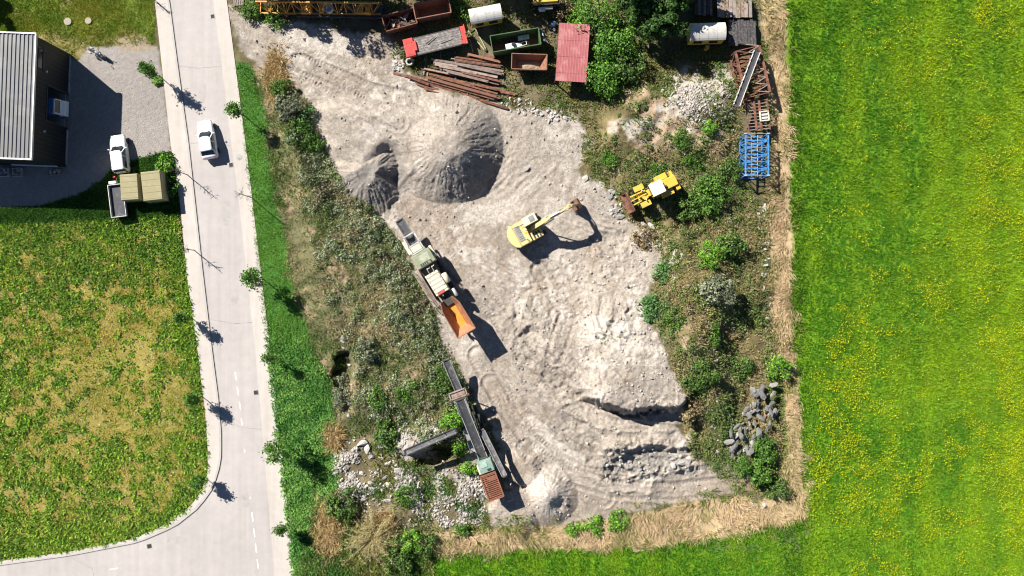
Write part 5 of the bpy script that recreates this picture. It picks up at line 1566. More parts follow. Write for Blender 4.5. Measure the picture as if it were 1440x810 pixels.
    for x in (10.6, L - 1.0):
        for s in (-1, 1): m.bar((x, s * .65, 1.3), (x, s * .5, zb - .1), .14)
    m.build('hopper_post', SAGEG, root)
    MB().box(x0 + .25, 0, zb + .0, .5, .8, .03).build('feeder_grid', YEL, root)
crusher()

def screener():
    a = at(627, 506, 2.9); b = at(698, 700, 3.1); a.z = 0; b.z = 0
    rz = math.atan2((b - a).y, (b - a).x); L = (b - a).length
    root = thing('screening_plant', 'long green screening plant with black belts and rusty grille feeder', 'screener', (*a.xy, 0.02), rz)
    for s in (-1, 1):
        m = MB(); r = .42; n = 8
        prof = [(6.4 - r * math.sin(PI * i / n), .45 + r * math.cos(PI * i / n)) for i in range(n + 1)] + [(9.6 + r * math.sin(PI * i / n), .45 - r * math.cos(PI * i / n)) for i in range(n + 1)]
        m.loft([[(x, s * .95 - .2, z) for x, z in prof], [(x, s * .95 + .2, z) for x, z in prof]])
        m.build('track', DARK, root)
    m = MB()
    for s in (-1, 1): m.bar((4.0, s * .55, 1.15), (L - .5, s * .55, 1.25), .14, .36)
    for x in (4.2, 6.5, 9, 11, 13, 15): m.bar((x, -.55, 1.15), (x, .55, 1.15), .12, .28)
    for x in (5.0, 10.5):
        for s in (-1, 1): m.bar((x, s * .5, 1.2), (x + .3, s * .5, 2.6), .1)
    m.build('chassis', DARK, root)
    belt_run(root, (.15, 0, 2.85), (4.2, 0, 1.35), .80, 'discharge_conveyor', LGREY, BELT)
    belt_run(root, (4.6, 0, 3.55), (11.5, .02, 2.1), .98, 'main_conveyor', LGREY, BELT_D)
    # rusty drive head
    m = MB()
    for x in (3.55, 4.25): m.bar((x, -.95, 3.2), (x, .95, 3.2), .12, .24)
    for s in (-1, 1): m.bar((3.5, s * .92, 3.2), (4.3, s * .92, 3.2), .12, .24); m.bar((3.9, s * .9, 3.1), (4.6, s * .55, 1.2), .1)
    m.box(3.9, 0, 3.1, .5, 1.5, .2)
    m.build('screen_head', RUST_G, root)
    m = MB()
    for s in (-1, 1): m.lathe((4.35, s * .98 - .15, 3.1), (0, 1, 0), [(.1, 0), (.17, .02), (.17, .28), (.1, .3)], 12)
    m.build('drive_motor', RUST, root)
    m = MB(); m.bar((4.5, -.62, 3.65), (6.2, -.58, 3.28), .05, .3); m.bar((4.5, .62, 3.65), (6.2, .58, 3.28), .05, .3); m.build('belt_guard', LGREY, root)
    # folded side conveyor on the right (+y)
    belt_run(root, (8.7, .98, 2.3), (14.0, 1.62, 2.75), .55, 'side_conveyor', GREY, BELT)
    m = MB(); m.tube((8.4, .85, 1.6), (13.4, 1.95, 2.3), .06); m.tube((8.8, 1.3, 1.7), (13.7, 2.0, 2.5), .04); m.bar((9.5, .5, 1.4), (10.5, 1.15, 2.3), .08); m.bar((12, .55, 1.4), (13, 1.5, 2.5), .08)
    m.build('conveyor_strut', DARK, root)
    # engine box in mint green
    m = MB(); m.box(12.35, .05, 2.1, 1.35, 1.6, 1.4); m.build('engine_box', MINT, root, False, .05)
    m = MB(); m.box(12.1, -.1, 2.82, .6, .75, .05); m.build('box_lid', pm('pale_mint_paint', (.30,.42,.36), .5), root, False, .01)
    m = MB(); m.box(12.6, -.86, 1.9, 1.0, .18, .8); m.build('control_panel', CREAM, root, False, .02)
    m = MB(); m.box(12.75, .3, 2.84, .2, .4, .08); m.build('vent', DARK, root)
    # feeder with tipping grille
    x0, x1 = 13.15, L + .1
    m = MB()
    for s in (-1, 1): m.box((x0 + x1) / 2, s * .80, 2.6, x1 - x0, .07, .9, rx=-s * .12)
    m.box(x1, 0, 2.6, .07, 1.64, .9); m.box((x0 + x1) / 2, 0, 2.05, x1 - x0 - .1, 1.3, .08)
    m.build('feeder_hopper', RUST, root)
    m = MB()
    n = 13
    for k in range(n): m.box(x0 + .15 + k * (x1 - x0 - .3) / (n - 1), 0, 3.08, .09, 1.62, .1)
    for s in (-1, 1): m.bar((x0, s * .84, 3.1), (x1, s * .84, 3.1), .12, .14)
    for x in (x0, x1): m.bar((x, -.84, 3.1), (x, .84, 3.1), .12, .14)
    m.build('grille', pm('red_brown_grille', (.25,.10,.06), .75, .1, .25, 3, dirt=(.22,.09,.05), amt=.4), root)
    m = MB()
    for x in (13.8, L - .5):
        for s in (-1, 1): m.bar((x, s * .6, 0.05), (x, s * .6, 2.1), .12)
    m.build('support_leg', DARK, root)
    m = MB(); m.box(9.2, -.85, 1.55, 2.6, .35, .05); m.bar((8, -1.0, 1.55), (8, -1.0, 2.4), .04); m.bar((10.4, -1.0, 1.55), (10.4, -1.0, 2.4), .04); m.bar((8, -1.0, 2.4), (10.4, -1.0, 2.4), .04); m.build('walkway', GREY, root)
screener()

def short_conveyor():
    a = G(571, 636); b = G(640, 606)
    za = 1.5; zb = 2.4
    A = at(571, 636, a.z + za); B_ = at(640, 606, b.z + zb)
    root = thing('stacking_conveyor', 'short grey belt conveyor raised over a blue grey gravel heap', 'conveyor', (A.x, A.y, a.z), math.atan2((B_ - A).y, (B_ - A).x))
    L = math.hypot((B_ - A).x, (B_ - A).y)
    belt_run(root, (0, 0, za), (L, 0, zb + b.z - a.z), .62, 'conveyor', DARK, BELT)
    m = MB()
    for x, z in ((1.0, za + .1), (L - 1.2, zb - .3)):
        for s in (-1, 1): m.bar((x, s * .5, -.3), (x, s * .33, z), .08)
        m.bar((x, -.42, .6), (x, .42, .6), .06)
    m.build('trestle', RUST, root)
short_conveyor()
# ------------------------------------------------------------------ skips, trailers, huts of the yard
def skip(c, z, label, outer, inner, flare=.12, name='skip', ribs=6, zbase=None, grp=None):
    cen, rz, L, W = fit(c, z)
    g = G(*np.mean(np.array(c), 0)).z if zbase is None else zbase
    root = thing(name, label, 'skip', (*cen.xy, g), rz, grp)
    H = z - g; T = .05
    def rg(k, zz, e=0): return [(-L / 2 * k + e, -W / 2 * k + e, zz), (L / 2 * k - e, -W / 2 * k + e, zz), (L / 2 * k - e, W / 2 * k - e, zz), (-L / 2 * k + e, W / 2 * k - e, zz)]
    k = 1 - flare
    MB().loft([rg(k, .12), rg(1, H), rg(1, H, T), rg(k, .2, T)]).build('tub', outer, root)
    MB().loft([rg(k, .205, T + .004), rg(k, .222, T + .004)]).build('floor', inner, root)
    m = MB(); q = rg(1, H)
    for i in range(4): m.bar(q[i], q[(i + 1) % 4], .09, .1)
    m.build('rim', outer, root)
    m = MB()
    for s in (-1, 1):
        for i in range(ribs):
            x = -L / 2 * .9 + i * L * .9 / (ribs - 1); m.bar((x * k, s * (W / 2 * k + .03), .15), (x, s * (W / 2 + .03), H - .08), .07, .06)
    m.build('rib', outer, root)
    m = MB()
    for s in (-1, 1): m.bar((-L / 2 * .8, s * W * .3, .06), (L / 2 * .8, s * W * .3, .06), .12, .12)
    m.build('skid', DARK, root)
    m = MB(); m.tube((L / 2, -.2, H * .55), (L / 2 + .16, -.2, H * .6), .04); m.tube((L / 2, .2, H * .55), (L / 2 + .16, .2, H * .6), .04); m.tube((L / 2 + .16, -.22, H * .6), (L / 2 + .16, .22, H * .6), .045); m.build('lifting_hook', DARK, root)
    return root, L, W, H

sk1, l1, w1, h1 = skip([(538,22),(582,11),(586,32),(541,45)], 1.4, 'dark rusty skip filled with scrap metal, left of the empty one', RUST, DARK)
sk2, l2, w2, h2 = skip([(580,4),(631,-3),(634,16),(585,28)], 1.7, 'empty rust brown skip next to the scrap filled one', RUST_L, RUST_L, .2)
sk3, l3, w3, h3 = skip([(690,50),(755,40),(763,61),(692,74)], 1.8, 'long green skip holding a scrapped white machine', GREENP, RUST, .04, ribs=8)
sk4, l4, w4, h4 = skip([(718,75),(769,77),(769,98),(721,97)], 1.5, 'small tapered rusty skip with gravel in the bottom', RUST_L, RUST_L, .38, ribs=5)

def on(root, x, y, z):
    return root.matrix_basis @ Vector((x, y, z))

def scrap_in(root, L, W, n, seed):
    r = random.Random(seed)
    for i in range(n):
        x = r.uniform(-.38, .38) * L; y = r.uniform(-.32, .32) * W; a = r.uniform(0, PI); z = r.uniform(.35, .95)
        p = on(root, x, y, z); k = i % 3
        m = MB(); l = r.uniform(.3, .75)
        if k == 0: m.tube((-l, 0, -.05), (0, .05, .05), .05); m.tube((0, .05, .05), (l, .2, r.uniform(-.1, .2)), .05)
        elif k == 1: m.box(0, 0, 0, l * 1.6, .35, .03, ry=r.uniform(-.3, .3)); m.box(0, .17, .05, l * 1.6, .03, .12, ry=0.05)
        else: m.lathe((0, 0, 0), (r.random(), r.random(), .6), [(.1, 0), (.22, .02), (.22, .08), (.1, .1)], 12)
        o = m.build('scrap_piece', (RUST, DARK, RUST_G)[r.randrange(3)]); o.location = p; o.rotation_euler = (r.uniform(-.2, .2), r.uniform(-.2, .2), a)
        tag(o, 'bent scrap metal lying in the dark skip', 'scrap metal', 'scrap metal pieces in the dark skip')
scrap_in(sk1, l1, w1, 26, 5)

# gravel residue in the small skip
m = MB(); r = random.Random(2); nx, ny = 12, 8
vs = []; fs = []
for j in range(ny + 1):
    for i in range(nx + 1):
        u = i / nx * 2 - 1; v = j / ny * 2 - 1
        vs.append((u * l4 * .36, v * w4 * .36, .24 + .26 * (1 - u * u) * (1 - v * v) + .04 * r.random()))
for j in range(ny):
    for i in range(nx): k = j * (nx + 1) + i; fs.append((k, k + 1, k + nx + 2, k + nx + 1))
m.add(vs, fs); gr = m.build('gravel_load', pm('sandy_gravel', (.36,.28,.19), .95, var=.3, scale=8, bmp=.4)); gr.location = sk4.location; gr.rotation_euler = sk4.rotation_euler
tag(gr, 'sandy gravel lying in the bottom of the small rusty skip', 'gravel', kind='stuff')

def wreck():
    root = thing('scrapped_machine', 'stripped white machine frame with an old tyre lying in the green skip', 'machine', on(sk3, -.1, -.25, .3), sk3.rotation_euler.z + .05)
    m = MB(); m.box(-.6, 0, .45, .9, .62, .6); m.build('housing', WHITE, root, False, .05)
    m = MB(); m.loft([[(x, -w, .3), (x, w, .3), (x, w, z), (x, -w, z)] for x, w, z in ((-.1, .28, .7), (.4, .26, .6), (.8, .2, .5))]).build('cowl', WHITE, root, False, .03)
    m = MB()
    for s in (-1, 1): m.tube((.7, s * .18, .5), (1.3, s * .2, .65), .04); m.tube((1.3, s * .2, .65), (1.6, s * .12, .3), .04)
    m.tube((1.3, -.2, .65), (1.3, .2, .65), .04); m.build('tubular_frame', LGREY, root)
    m = MB(); m.lathe((-.15, .1, .72), (.1, .1, 1), [(.1, 0), (.2, 0), (.24, .06), (.2, .14), (.1, .14)], 16); m.build('tyre', BLACK, root)
    for k, x in enumerate((.15, .8)):
        o = MB().box(0, 0, 0, .62, .5, .06).build('panel', pm('dull_white_panel', (.55,.54,.55), .5, dirt=(.4,.38,.38), amt=.4), None, False, .01)
        o.location = on(sk3, x + .5, .42, 1.0); o.rotation_euler = (.25, .05, sk3.rotation_euler.z)
        tag(o, 'pale sheet panel leaning at the back of the green skip', 'panel', 'pale panels in the green skip')
wreck()

def flatbed():
    c = [(566,56),(653,35),(658,60),(572,81)]
    cen, rz, L, W = fit(c, 1.3); g = G(612, 58).z
    root = thing('flatbed_trailer', 'old flatbed trailer with red ends and grey plank bed', 'trailer', (*cen.xy, g), rz)
    m = MB(); n = 7
    for k in range(n): m.box(.25, -W / 2 + .1 + (k + .5) * (W - .2) / n, 1.15, L - 1.7, (W - .2) / n - .02, .08)
    m.build('plank_bed', pm('grey_timber_bed', (.16,.145,.135), .9, var=.35, scale=5, dirt=(.32,.29,.27), amt=.5, dscale=3), root)
    m = MB(); m.box(-L / 2 + .55, 0, 1.2, 1.1, W, .42); m.box(-L / 2 + 1.15, .05, 1.25, .45, W * .55, .3)
    m.build('gooseneck', REDP, root, False, .05)
    m = MB()
    for s in (-1, 1): m.bar((-L / 2 + 1, s * (W / 2 - .04), 1.08), (L / 2, s * (W / 2 - .04), 1.08), .08, .2)
    m.build('side_rail', DARK, root)
    m = MB(); m.box(L / 2 - .28, 0, 1.16, .5, W, .12); m.box(L / 2 - .05, W * .25, 1.4, .1, W * .5, .4); m.box(L / 2 - .55, -W * .38, 1.22, .5, .35, .08); m.build('tail_ramp', REDP, root, False, .02)
    m = MB()
    for i in range(8): m.box(-L / 2 + .3 + (i % 4) * .2, -W / 2 + .2 + (i // 4) * 1.3, 1.42, .07, .07, .04)
    m.build('bolt', DARK, root)
    for x in (L / 2 - 2.2, L / 2 - 1.3, -L / 2 + .9):
        for s in (-1, 1): wheel(root, x, s * (W / 2 - .2), .42, .25, RUST)
    m = MB(); m.bar((-L / 2, 0, .9), (-L / 2 - .9, 0, .75), .14); m.build('drawbar', DARK, root)
    for k, (x, y, a) in enumerate(((-.5, .35, .42), (-.4, .2, .48), (1.2, -.2, .1))):
        o = MB().box(0, 0, 0, 1.3, .09, .06).build('timber_batten', WOODG); o.location = on(root, x, y, 1.23 + k * .0); o.rotation_euler = (0, 0, rz + a)
        tag(o, 'pale timber batten lying on the flatbed trailer', 'batten', 'battens on the flatbed trailer')
flatbed()

def site_hut(c, z, label, with_drawbar=True):
    cen, rz, L, W = fit(c, z); g = G(*np.mean(np.array(c), 0)).z
    root = thing('site_hut', label, 'site hut', (*cen.xy, g), rz)
    H = z - g; hb = .75
    ze = H - .35
    MB().box(0, 0, (hb + ze) / 2, L - .12, W - .1, ze - hb).build('wall', YEL, root, False, .02)
    m = MB(); n = 10; pr = [(-W / 2 + W * i / n, ze + .02 + .36 * math.sin(PI * i / n) ** .8) for i in range(n + 1)]
    m.loft([[(-L / 2, y, zz) for y, zz in pr], [(L / 2, y, zz) for y, zz in pr]])
    m.build('roof', pm('pale_roof_sheet', (.58,.56,.52), .45, .1, .08, 1, dirt=(.4,.37,.32), amt=.35), root, False)
    m = MB()
    for k in range(1, 4): m.loft([[(-L / 2 + k * L / 4 - .02, y, zz + .012) for y, zz in pr], [(-L / 2 + k * L / 4 + .02, y, zz + .012) for y, zz in pr]])
    m.build('roof_seam', LGREY, root)
    for s in (-1, 1):
        for x in (-L * .24, L * .2):
            w = MB().box(x, s * (W / 2 - .035), hb + (ze - hb) * .55, .9, .05, .62).build('window', GLASS, root)
            f = MB()
            for dx in (-.45, 0, .45): f.box(x + dx, s * (W / 2 - .005), hb + (ze - hb) * .55, .05, .03, .66)
            f.build('window_frame', DARK, w)
    m = MB(); m.box(-L / 2 + .04, 0, hb + .75, .05, .75, 1.4); m.build('door', pm('worn_yellow_door', (.55,.38,.08), .5), root)
    m = MB(); m.box(0, 0, hb - .1, L - .3, W * .6, .14); m.build('chassis', DARK, root)
    for x in (-L * .3, L * .3):
        for s in (-1, 1): wheel(root, x, s * (W / 2 - .25), .34, .18, RUST)
    return root, L, W, H, rz
hut1 = site_hut([(659,11),(704,3),(706,24),(661,33)], 2.5, 'yellow site hut on wheels with pale arched roof, between skip and green container')
hut2 = site_hut([(970,31),(1021,30),(1022,54),(972,56)], 2.5, 'yellow site hut on wheels with pale arched roof, beside the blackened planks')
o = thing('tow_bar', 'pale green A shaped tow bar lying in the weeds below the site hut', 'tow bar', G(673, 56, .1), hd(.55, .83))
m = MB(); m.bar((-1.5, .42, 0), (1.3, .1, .06), .1); m.bar((-1.5, -.42, 0), (1.3, -.1, .06), .1); m.build('beam', pm('pale_green_paint', (.33,.36,.17), .6, dirt=(.2,.16,.1), amt=.4), o)
m = MB(); m.bar((-1.2, -.4, 0), (-1.2, .4, 0), .08); m.lathe((1.4, 0, .05), (0, 0, 1), [(.06, -.04), (.14, -.04), (.14, .04), (.06, .04)], 12); m.build('coupling', DARK, o)
p = thing('drawn_post', 'yellow post standing below the right site hut', 'post', G(992, 70), 0)
MB().box(0, 0, .4, .3, .3, .8).build('post', YEL, p, False, .02); MB().box(0, 0, .83, .4, .4, .06).build('cap', YEL, p, False, .01)
p.name = 'post'

def sheet_shelter():
    c = [(777,112),(784,31),(829,37),(825,117)]
    cen, rz, L, W = fit(c, 2.0); g = G(803, 75).z
    root = thing('sheet_roof_shelter', 'low shelter with a faded red sheet metal roof', 'shelter', (*cen.xy, g), rz)
    H = 2.0 - g
    m = MB(); n = 12
    for k in range(n):
        y = -W / 2 + (k + .5) * W / n
    sheets = 7
    for k in range(sheets):
        x0 = -L / 2 + k * L / sheets; x1 = x0 + L / sheets + .06
        pr = []
        yy = -W / 2
        while yy < W / 2 - .05:
            pr += [(yy, 0), (yy + .04, .016), (yy + .08, 0)]; yy += .30
        dz = .012 * (k % 2) + .004 * k
        m.loft([[(x0, y, H + dz + z - .10 * (y / W)) for y, z in pr] + [(x0, pr[-1][0], H - .03 + dz), (x0, pr[0][0], H - .03 + dz)], [(x1, y, H + dz + z - .10 * (y / W)) for y, z in pr] + [(x1, pr[-1][0], H - .03 + dz), (x1, pr[0][0], H - .03 + dz)]])
    m.build('roof', REDROOF, root)
    m = MB()
    for x in (-L / 2 + .3, 0, L / 2 - .3):
        for s in (-1, 1): m.box(x, s * (W / 2 - .3), H / 2 - .05, .12, .12, H - .1)
    m.build('post', RUST, root)
    m = MB()
    for s in (-1, 1): m.box(0, s * (W / 2 - .3), H - .11, L - .2, .1, .1)
    m.build('rafter', RUST, root)
sheet_shelter()

def truck_tail():
    root = thing('tipper_truck', 'yellow bodied truck with white rear frame at the top edge of the yard', 'truck', G(766, 9), hd(-1, .07) + 0)
    m = MB(); m.box(0, -.35, 1.5, 2.7, 1.3, .9); m.build('body', YEL, root, False, .04)
    m = MB()
    for x in (-1.5, 1.5): m.bar((x, .6, .6), (x, .6, 2.0), .1); m.bar((x, -.9, 2.0), (x, .6, 2.0), .1)
    m.bar((-1.5, .6, 2.0), (1.5, .6, 2.0), .08); m.build('frame', DARK, root)
    m = MB(); m.box(0, .72, 1.2, 1.6, .25, .3); m.box(.4, .9, 1.1, .7, .2, .2); m.build('bumper', WHITE, root, False, .04)
    for s in (-1, 1):
        wheel(root, s * 1.0, -.75, .42, .28); wheel(root, s * 1.0, .45, .42, .28)
truck_tail()

b = thing('barrel', 'blue plastic barrel beside the red sheet roof', 'barrel', G(778.5, 37), 0)
MB().lathe((0, 0, 0), (0, 0, 1), [(.22, 0), (.28, .08), (.29, .3), (.27, .33), (.29, .36), (.29, .62), (.27, .65), (.29, .68), (.27, .88), (.22, .9)], 18).build('drum', pm('blue_plastic', (.03,.09,.3), .35), b, True)
MB().lathe((0, 0, .9), (0, 0, 1), [(.18, 0), (.18, .03), (.05, .04)], 14).build('lid', BLACK, b)
b = thing('bucket', 'small white bucket below the blue barrel', 'bucket', G(779, 43), 0)
MB().lathe((0, 0, 0), (0, 0, 1), [(.1, 0), (.15, .3), (.14, .3), (.09, .02)], 14).build('pail', WHITE, b)
m = MB(); m.tube((-.15, 0, .3), (0, 0, .42), .01); m.tube((0, 0, .42), (.15, 0, .3), .01); m.build('handle', LGREY, b)
b = thing('pipe_rod', 'white and blue rod standing at the end of the green skip', 'rod', G(764, 60), hd(.1, 1))
MB().tube((-1.3, 0, .1), (.3, 0, 1.5), .045).build('tube', pm('blue_white_rod', (.45,.5,.62), .4), b); MB().tube((.3, 0, 1.5), (.4, 0, 1.6), .06).build('end_cap', BLUE, b)

def conc_ring():
    root = thing('concrete_ring', 'concrete pipe ring standing at the left end of the red trailer', 'pipe', G(576.5, 88.5), 0)
    MB().lathe((0, 0, 0), (0, 0, 1), [(.42, 0), (.42, .55), (.28, .55), (.28, .04)], 24).build('shell', CONCR, root)
    MB().lathe((0, 0, .03), (0, 0, 1), [(.27, 0), (.27, .02)], 20).build('inner_base', DARK, root)
conc_ring()

# ------------------------------------------------------------------ steel sections
def ibeam(L, h, w, t=.03):
    m = MB()
    pr = [(-w / 2, 0), (w / 2, 0), (w / 2, t), (t / 2, t * 1.3), (t / 2, h - t * 1.3), (w / 2, h - t), (w / 2, h), (-w / 2, h), (-w / 2, h - t), (-t / 2, h - t * 1.3), (-t / 2, t * 1.3), (-w / 2, t)]
    m.loft([[(-L / 2, y, z) for y, z in pr], [(L / 2, y, z) for y, z in pr]])
    return m
BEAMS = [((315,390),(800,470),.55,'g'),((330,412),(800,497),.42,'g'),((460,362),(740,382),.35,'r'),((468,374),(785,418),.45,'l'),((475,398),(780,440),.6,'r'),
 ((340,428),(760,515),.5,'g'),((360,452),(730,535),.35,'g'),((285,458),(780,560),.5,'r'),((300,492),(760,600),.62,'d'),((282,510),(755,640),.62,'l'),((272,524),(760,662),.45,'l'),
 ((215,548),(480,622),.25,'r'),((300,552),(830,722),.2,'r'),((60,488),(280,530),.15,'d'),((130,505),(400,560),.3,'d'),((232,568),(400,622),.15,'d'),((550,645),(840,726),.1,'l'),
 ((780,612),(880,632),.3,'r'),((815,636),(882,664),.2,'r'),((640,370),(742,378),.6,'d'),((520,480),(790,545),.75,'r'),((420,470),(700,540),.68,'g'),((330,500),(600,570),.8,'d'),
 ((380,520),(760,625),.82,'d'),((480,420),(790,490),.72,'g'),((560,360),(780,412),.62,'l'),((200,535),(330,575),.35,'r'),((700,680),(835,725),.28,'r'),((370,440),(620,490),.68,'g'),
 ((620,560),(860,625),.3,'d'),((270,545),(640,652),.28,'l'),((450,380),(600,400),.2,'d'),((540,500),(735,540),.2,'g'),((150,500),(300,560),.5,'r')]
_r = random.Random(8)
for i in range(30):
    s_ = BEAMS[_r.randrange(4, 26)]; o1 = _r.uniform(-14, 14); o2 = _r.uniform(-50, 50)
    BEAMS.append(((s_[0][0] + o2, s_[0][1] + o1 + o2 * .2), (s_[1][0] + o2 * .6, s_[1][1] + o1 + o2 * .12), s_[2] * .7 + .2, 'grldrg'[i % 6]))
for i, (a, b_, z, k) in enumerate(BEAMS):
    ax, ay = 540 + a[0] * .21, a[1] * .21; bx, by = 540 + b_[0] * .21, b_[1] * .21
    g = G((ax + bx) / 2, (ay + by) / 2).z
    A = at(ax, ay, g + z); B_ = at(bx, by, g + z); d = B_ - A
    w = (.22, .26, .15, .18)[i % 4] * (1 if i < 34 else .62)
    o = ibeam(d.length, w * .9, w).build('steel_section', {'g': RUST_G, 'r': RUST, 'l': RUST_L, 'd': RUST}[k])
    M = (A + B_) / 2
    o.location = (M.x, M.y, g + z - .3); o.rotation_euler = (.0 if i % 3 else .4, 0, math.atan2(d.y, d.x))
    tag(o, {'g': 'greyed steel beam in the beam stack below the red trailer', 'r': 'dark rusty steel beam in the beam stack below the red trailer', 'l': 'light rust coloured steel beam in the beam stack', 'd': 'dark brown steel beam in the lower part of the beam stack'}[k], 'steel beam', 'steel beams stacked at the yard edge')
for i, (x, y, a) in enumerate(((598,92,.9),(640,86,1.1),(690,92,1.3),(600,112,.9),(640,120,1.0),(685,128,1.2),(620,78+10,1.1),(665,108,1.2))):
    o = MB().box(0, 0, .06, 2.2, .14, .14).build('timber_bearer', WOODG); p = G(x, y); o.location = p; o.rotation_euler = (0, 0, a + .5)
    tag(o, 'timber bearer under the stack of steel beams', 'timber', 'timber bearers under the beams')

# ------------------------------------------------------------------ timber stacks
def stack(cx0, cy0, cx1, cy1, n, z, mat, label, group, ang, layers=2, seed=0, wob=.4):
    r = random.Random(seed); g = G((cx0 + cx1) / 2, (cy0 + cy1) / 2).z
    for l in range(layers):
        for i in range(n):
            x = cx0 + (i + .5) * (cx1 - cx0) / n
            zz = z * (l + 1) / layers
            A = at(x + r.uniform(-wob, wob), cy0 + r.uniform(-1.6, 1.6), g + zz); B_ = at(x + ang + r.uniform(-wob, wob), cy1 + r.uniform(-1.6, 1.6), g + zz)
            d = B_ - A; w = (cx1 - cx0) / n / PPM * r.uniform(.78, .97)
            if l < layers - 1 and 0 < i < n - 1 and layers > 2 and l > 0: continue
            o = MB().box(0, 0, 0, d.length, w, .05 if layers < 3 else .06).build('plank', mat[(i * 7 + l) % len(mat)])
            o.location = (A + B_) / 2 - Vector((0, 0, .02 * r.random())); o.rotation_euler = (r.uniform(-.06, .06), 0, math.atan2(d.y, d.x))
            tag(o, label, 'plank', group)
    for yy in (.2, .8):
        for zz in [z * (l + 1) / layers - .10 for l in range(layers)]:
            p = at((cx0 + cx1) / 2 + ang * yy, cy0 + (cy1 - cy0) * yy, g + zz); zb = max(.08, z / layers - .09)
            o = MB().box(0, 0, 0, .1, (cx1 - cx0) / PPM * .96, min(zb, .12 + z / layers * .5)).build('stack_bearer', WOODD); o.location = p - Vector((0, 0, min(zb, .12 + z / layers * .5) / 2 - .05)); o.rotation_euler = (0, 0, -PI / 2)
            tag(o, 'dark bearer between the layers of ' + group, 'timber', 'bearers in ' + group)
stack(1008, -4, 1057, 24, 9, 1.1, [WOODB, WOODG, RUST_G, WOODB], 'weathered brown board in the board stack at the top edge', 'the brown board stack', 1, 2, 1)
stack(977, -6, 1002, 21, 6, .9, [WOODB, WOODD], 'dark brown board in the small stack left of the large one', 'the small dark board stack', 0, 2, 2)
stack(1024, 29, 1063, 63, 9, 1.0, [WOODD], 'blackened board in the stack beside the site hut', 'the blackened board stack', 1, 2, 3)

# ------------------------------------------------------------------ lattice crane sections
def lattice(c, z, h, label, mat, name='lattice_section', bays=6, chord=.13, brace=.07, g=None, cross=True):
    cen, rz, L, W = fit(c, z); g = G(*np.mean(np.array(c), 0)).z if g is None else g
    root = thing(name, label, 'lattice section', (*cen.xy, g + .08), rz)
    for y in (-1, 1):
        for zz in (0.05, h):
            m = MB(); m.bar((-L / 2, y * W / 2, zz), (L / 2, y * W / 2, zz), chord); m.build('chord', mat, root)
    xs = [-L / 2 + L * i / bays for i in range(bays + 1)]
    for zz in (.05, h):
        m = MB()
        for i, x in enumerate(xs):
            m.bar((x, -W / 2, zz), (x, W / 2, zz), brace)
            if i < bays:
                s = 1 if i % 2 else -1
                m.bar((x, -s * W / 2, zz), (xs[i + 1], s * W / 2, zz), brace)
        m.build('bracing', mat, root)
    for y in (-1, 1):
        m = MB()
        for i, x in enumerate(xs):
            m.bar((x, y * W / 2, .05), (x, y * W / 2, h), brace)
            if i < bays:
                s = i % 2
                m.bar((x, y * W / 2, .05 if s else h), (xs[i + 1], y * W / 2, h if s else .05), brace)
        m.build('bracing', mat, root)
    return root, L, W
bl, BL, BW = lattice([(1049,247),(1049,188),(1081,187),(1081,246)], 2.2, 2.0, 'blue painted lattice crane section', BLUE, bays=6, chord=.13, brace=.065)
m = MB()
for y in (-.35, .35): m.bar((-BL / 2, y, 1.2), (BL / 2, y, 1.2), .07)
for i in range(12): m.bar((-BL / 2 + .2 + i * BL / 12, -.35, 1.2), (-BL / 2 + .2 + i * BL / 12, .35, 1.2), .05)
m.build('ladder', pm('pale_blue_paint', (.25,.40,.60), .5), bl)
m = MB()
for x in (-BL / 2, BL / 2):
    for y in (-1, 1): m.box(x, y * BW / 2, 2.0, .12, .3, .3); m.box(x, y * BW / 2, .05, .12, .3, .3)
m.build('joint_plate', LGREY, bl)
rl, RL, RW = lattice([(1051,134),(1033,68),(1070,67),(1083,132)], 2.2, 1.9, 'rust brown lattice crane section below the blackened boards', RUST, bays=6, chord=.24, brace=.09)
m = MB()
for i in range(7): m.bar((-RL / 2 + i * RL / 6, -RW / 2, 1.95), (-RL / 2 + (i + .5) * RL / 6, 0, 1.95), .08); m.bar((-RL / 2 + (i + .5) * RL / 6, 0, 1.95), (-RL / 2 + (i + 1) * RL / 6, -RW / 2, 1.95), .08) if i < 6 else None
m.build('stiffener', RUST_G, rl)

def leaning_conveyor():
    A = at(1067, 70, 3.1); B_ = at(1036, 148, 2.6); d = B_ - A
    root = thing('narrow_conveyor', 'narrow conveyor with white rails lying across the rusty lattice section', 'conveyor', (A.x, A.y, 2.25), math.atan2(d.y, d.x))
    L = math.hypot(d.x, d.y)
    e = belt_run(root, (0, 0, .35), (L, 0, .3), .66, 'conveyor', pm('white_rail_paint', (.62,.61,.58), .55, dirt=(.4,.33,.27), amt=.35), BELT_D)
    m = MB()
    for i in range(8): m.box(.3 + i * (L - .6) / 7, -.40, .45, .18, .14, .12)
    m.build('roller_bracket', LGREY, root)
    m = MB(); m.bar((.5, .3, .1), (.5, -.3, .1), .1); m.bar((L - .5, .3, .1), (L - .5, -.3, .1), .1); m.build('cross_beam', RUST, root)
leaning_conveyor()

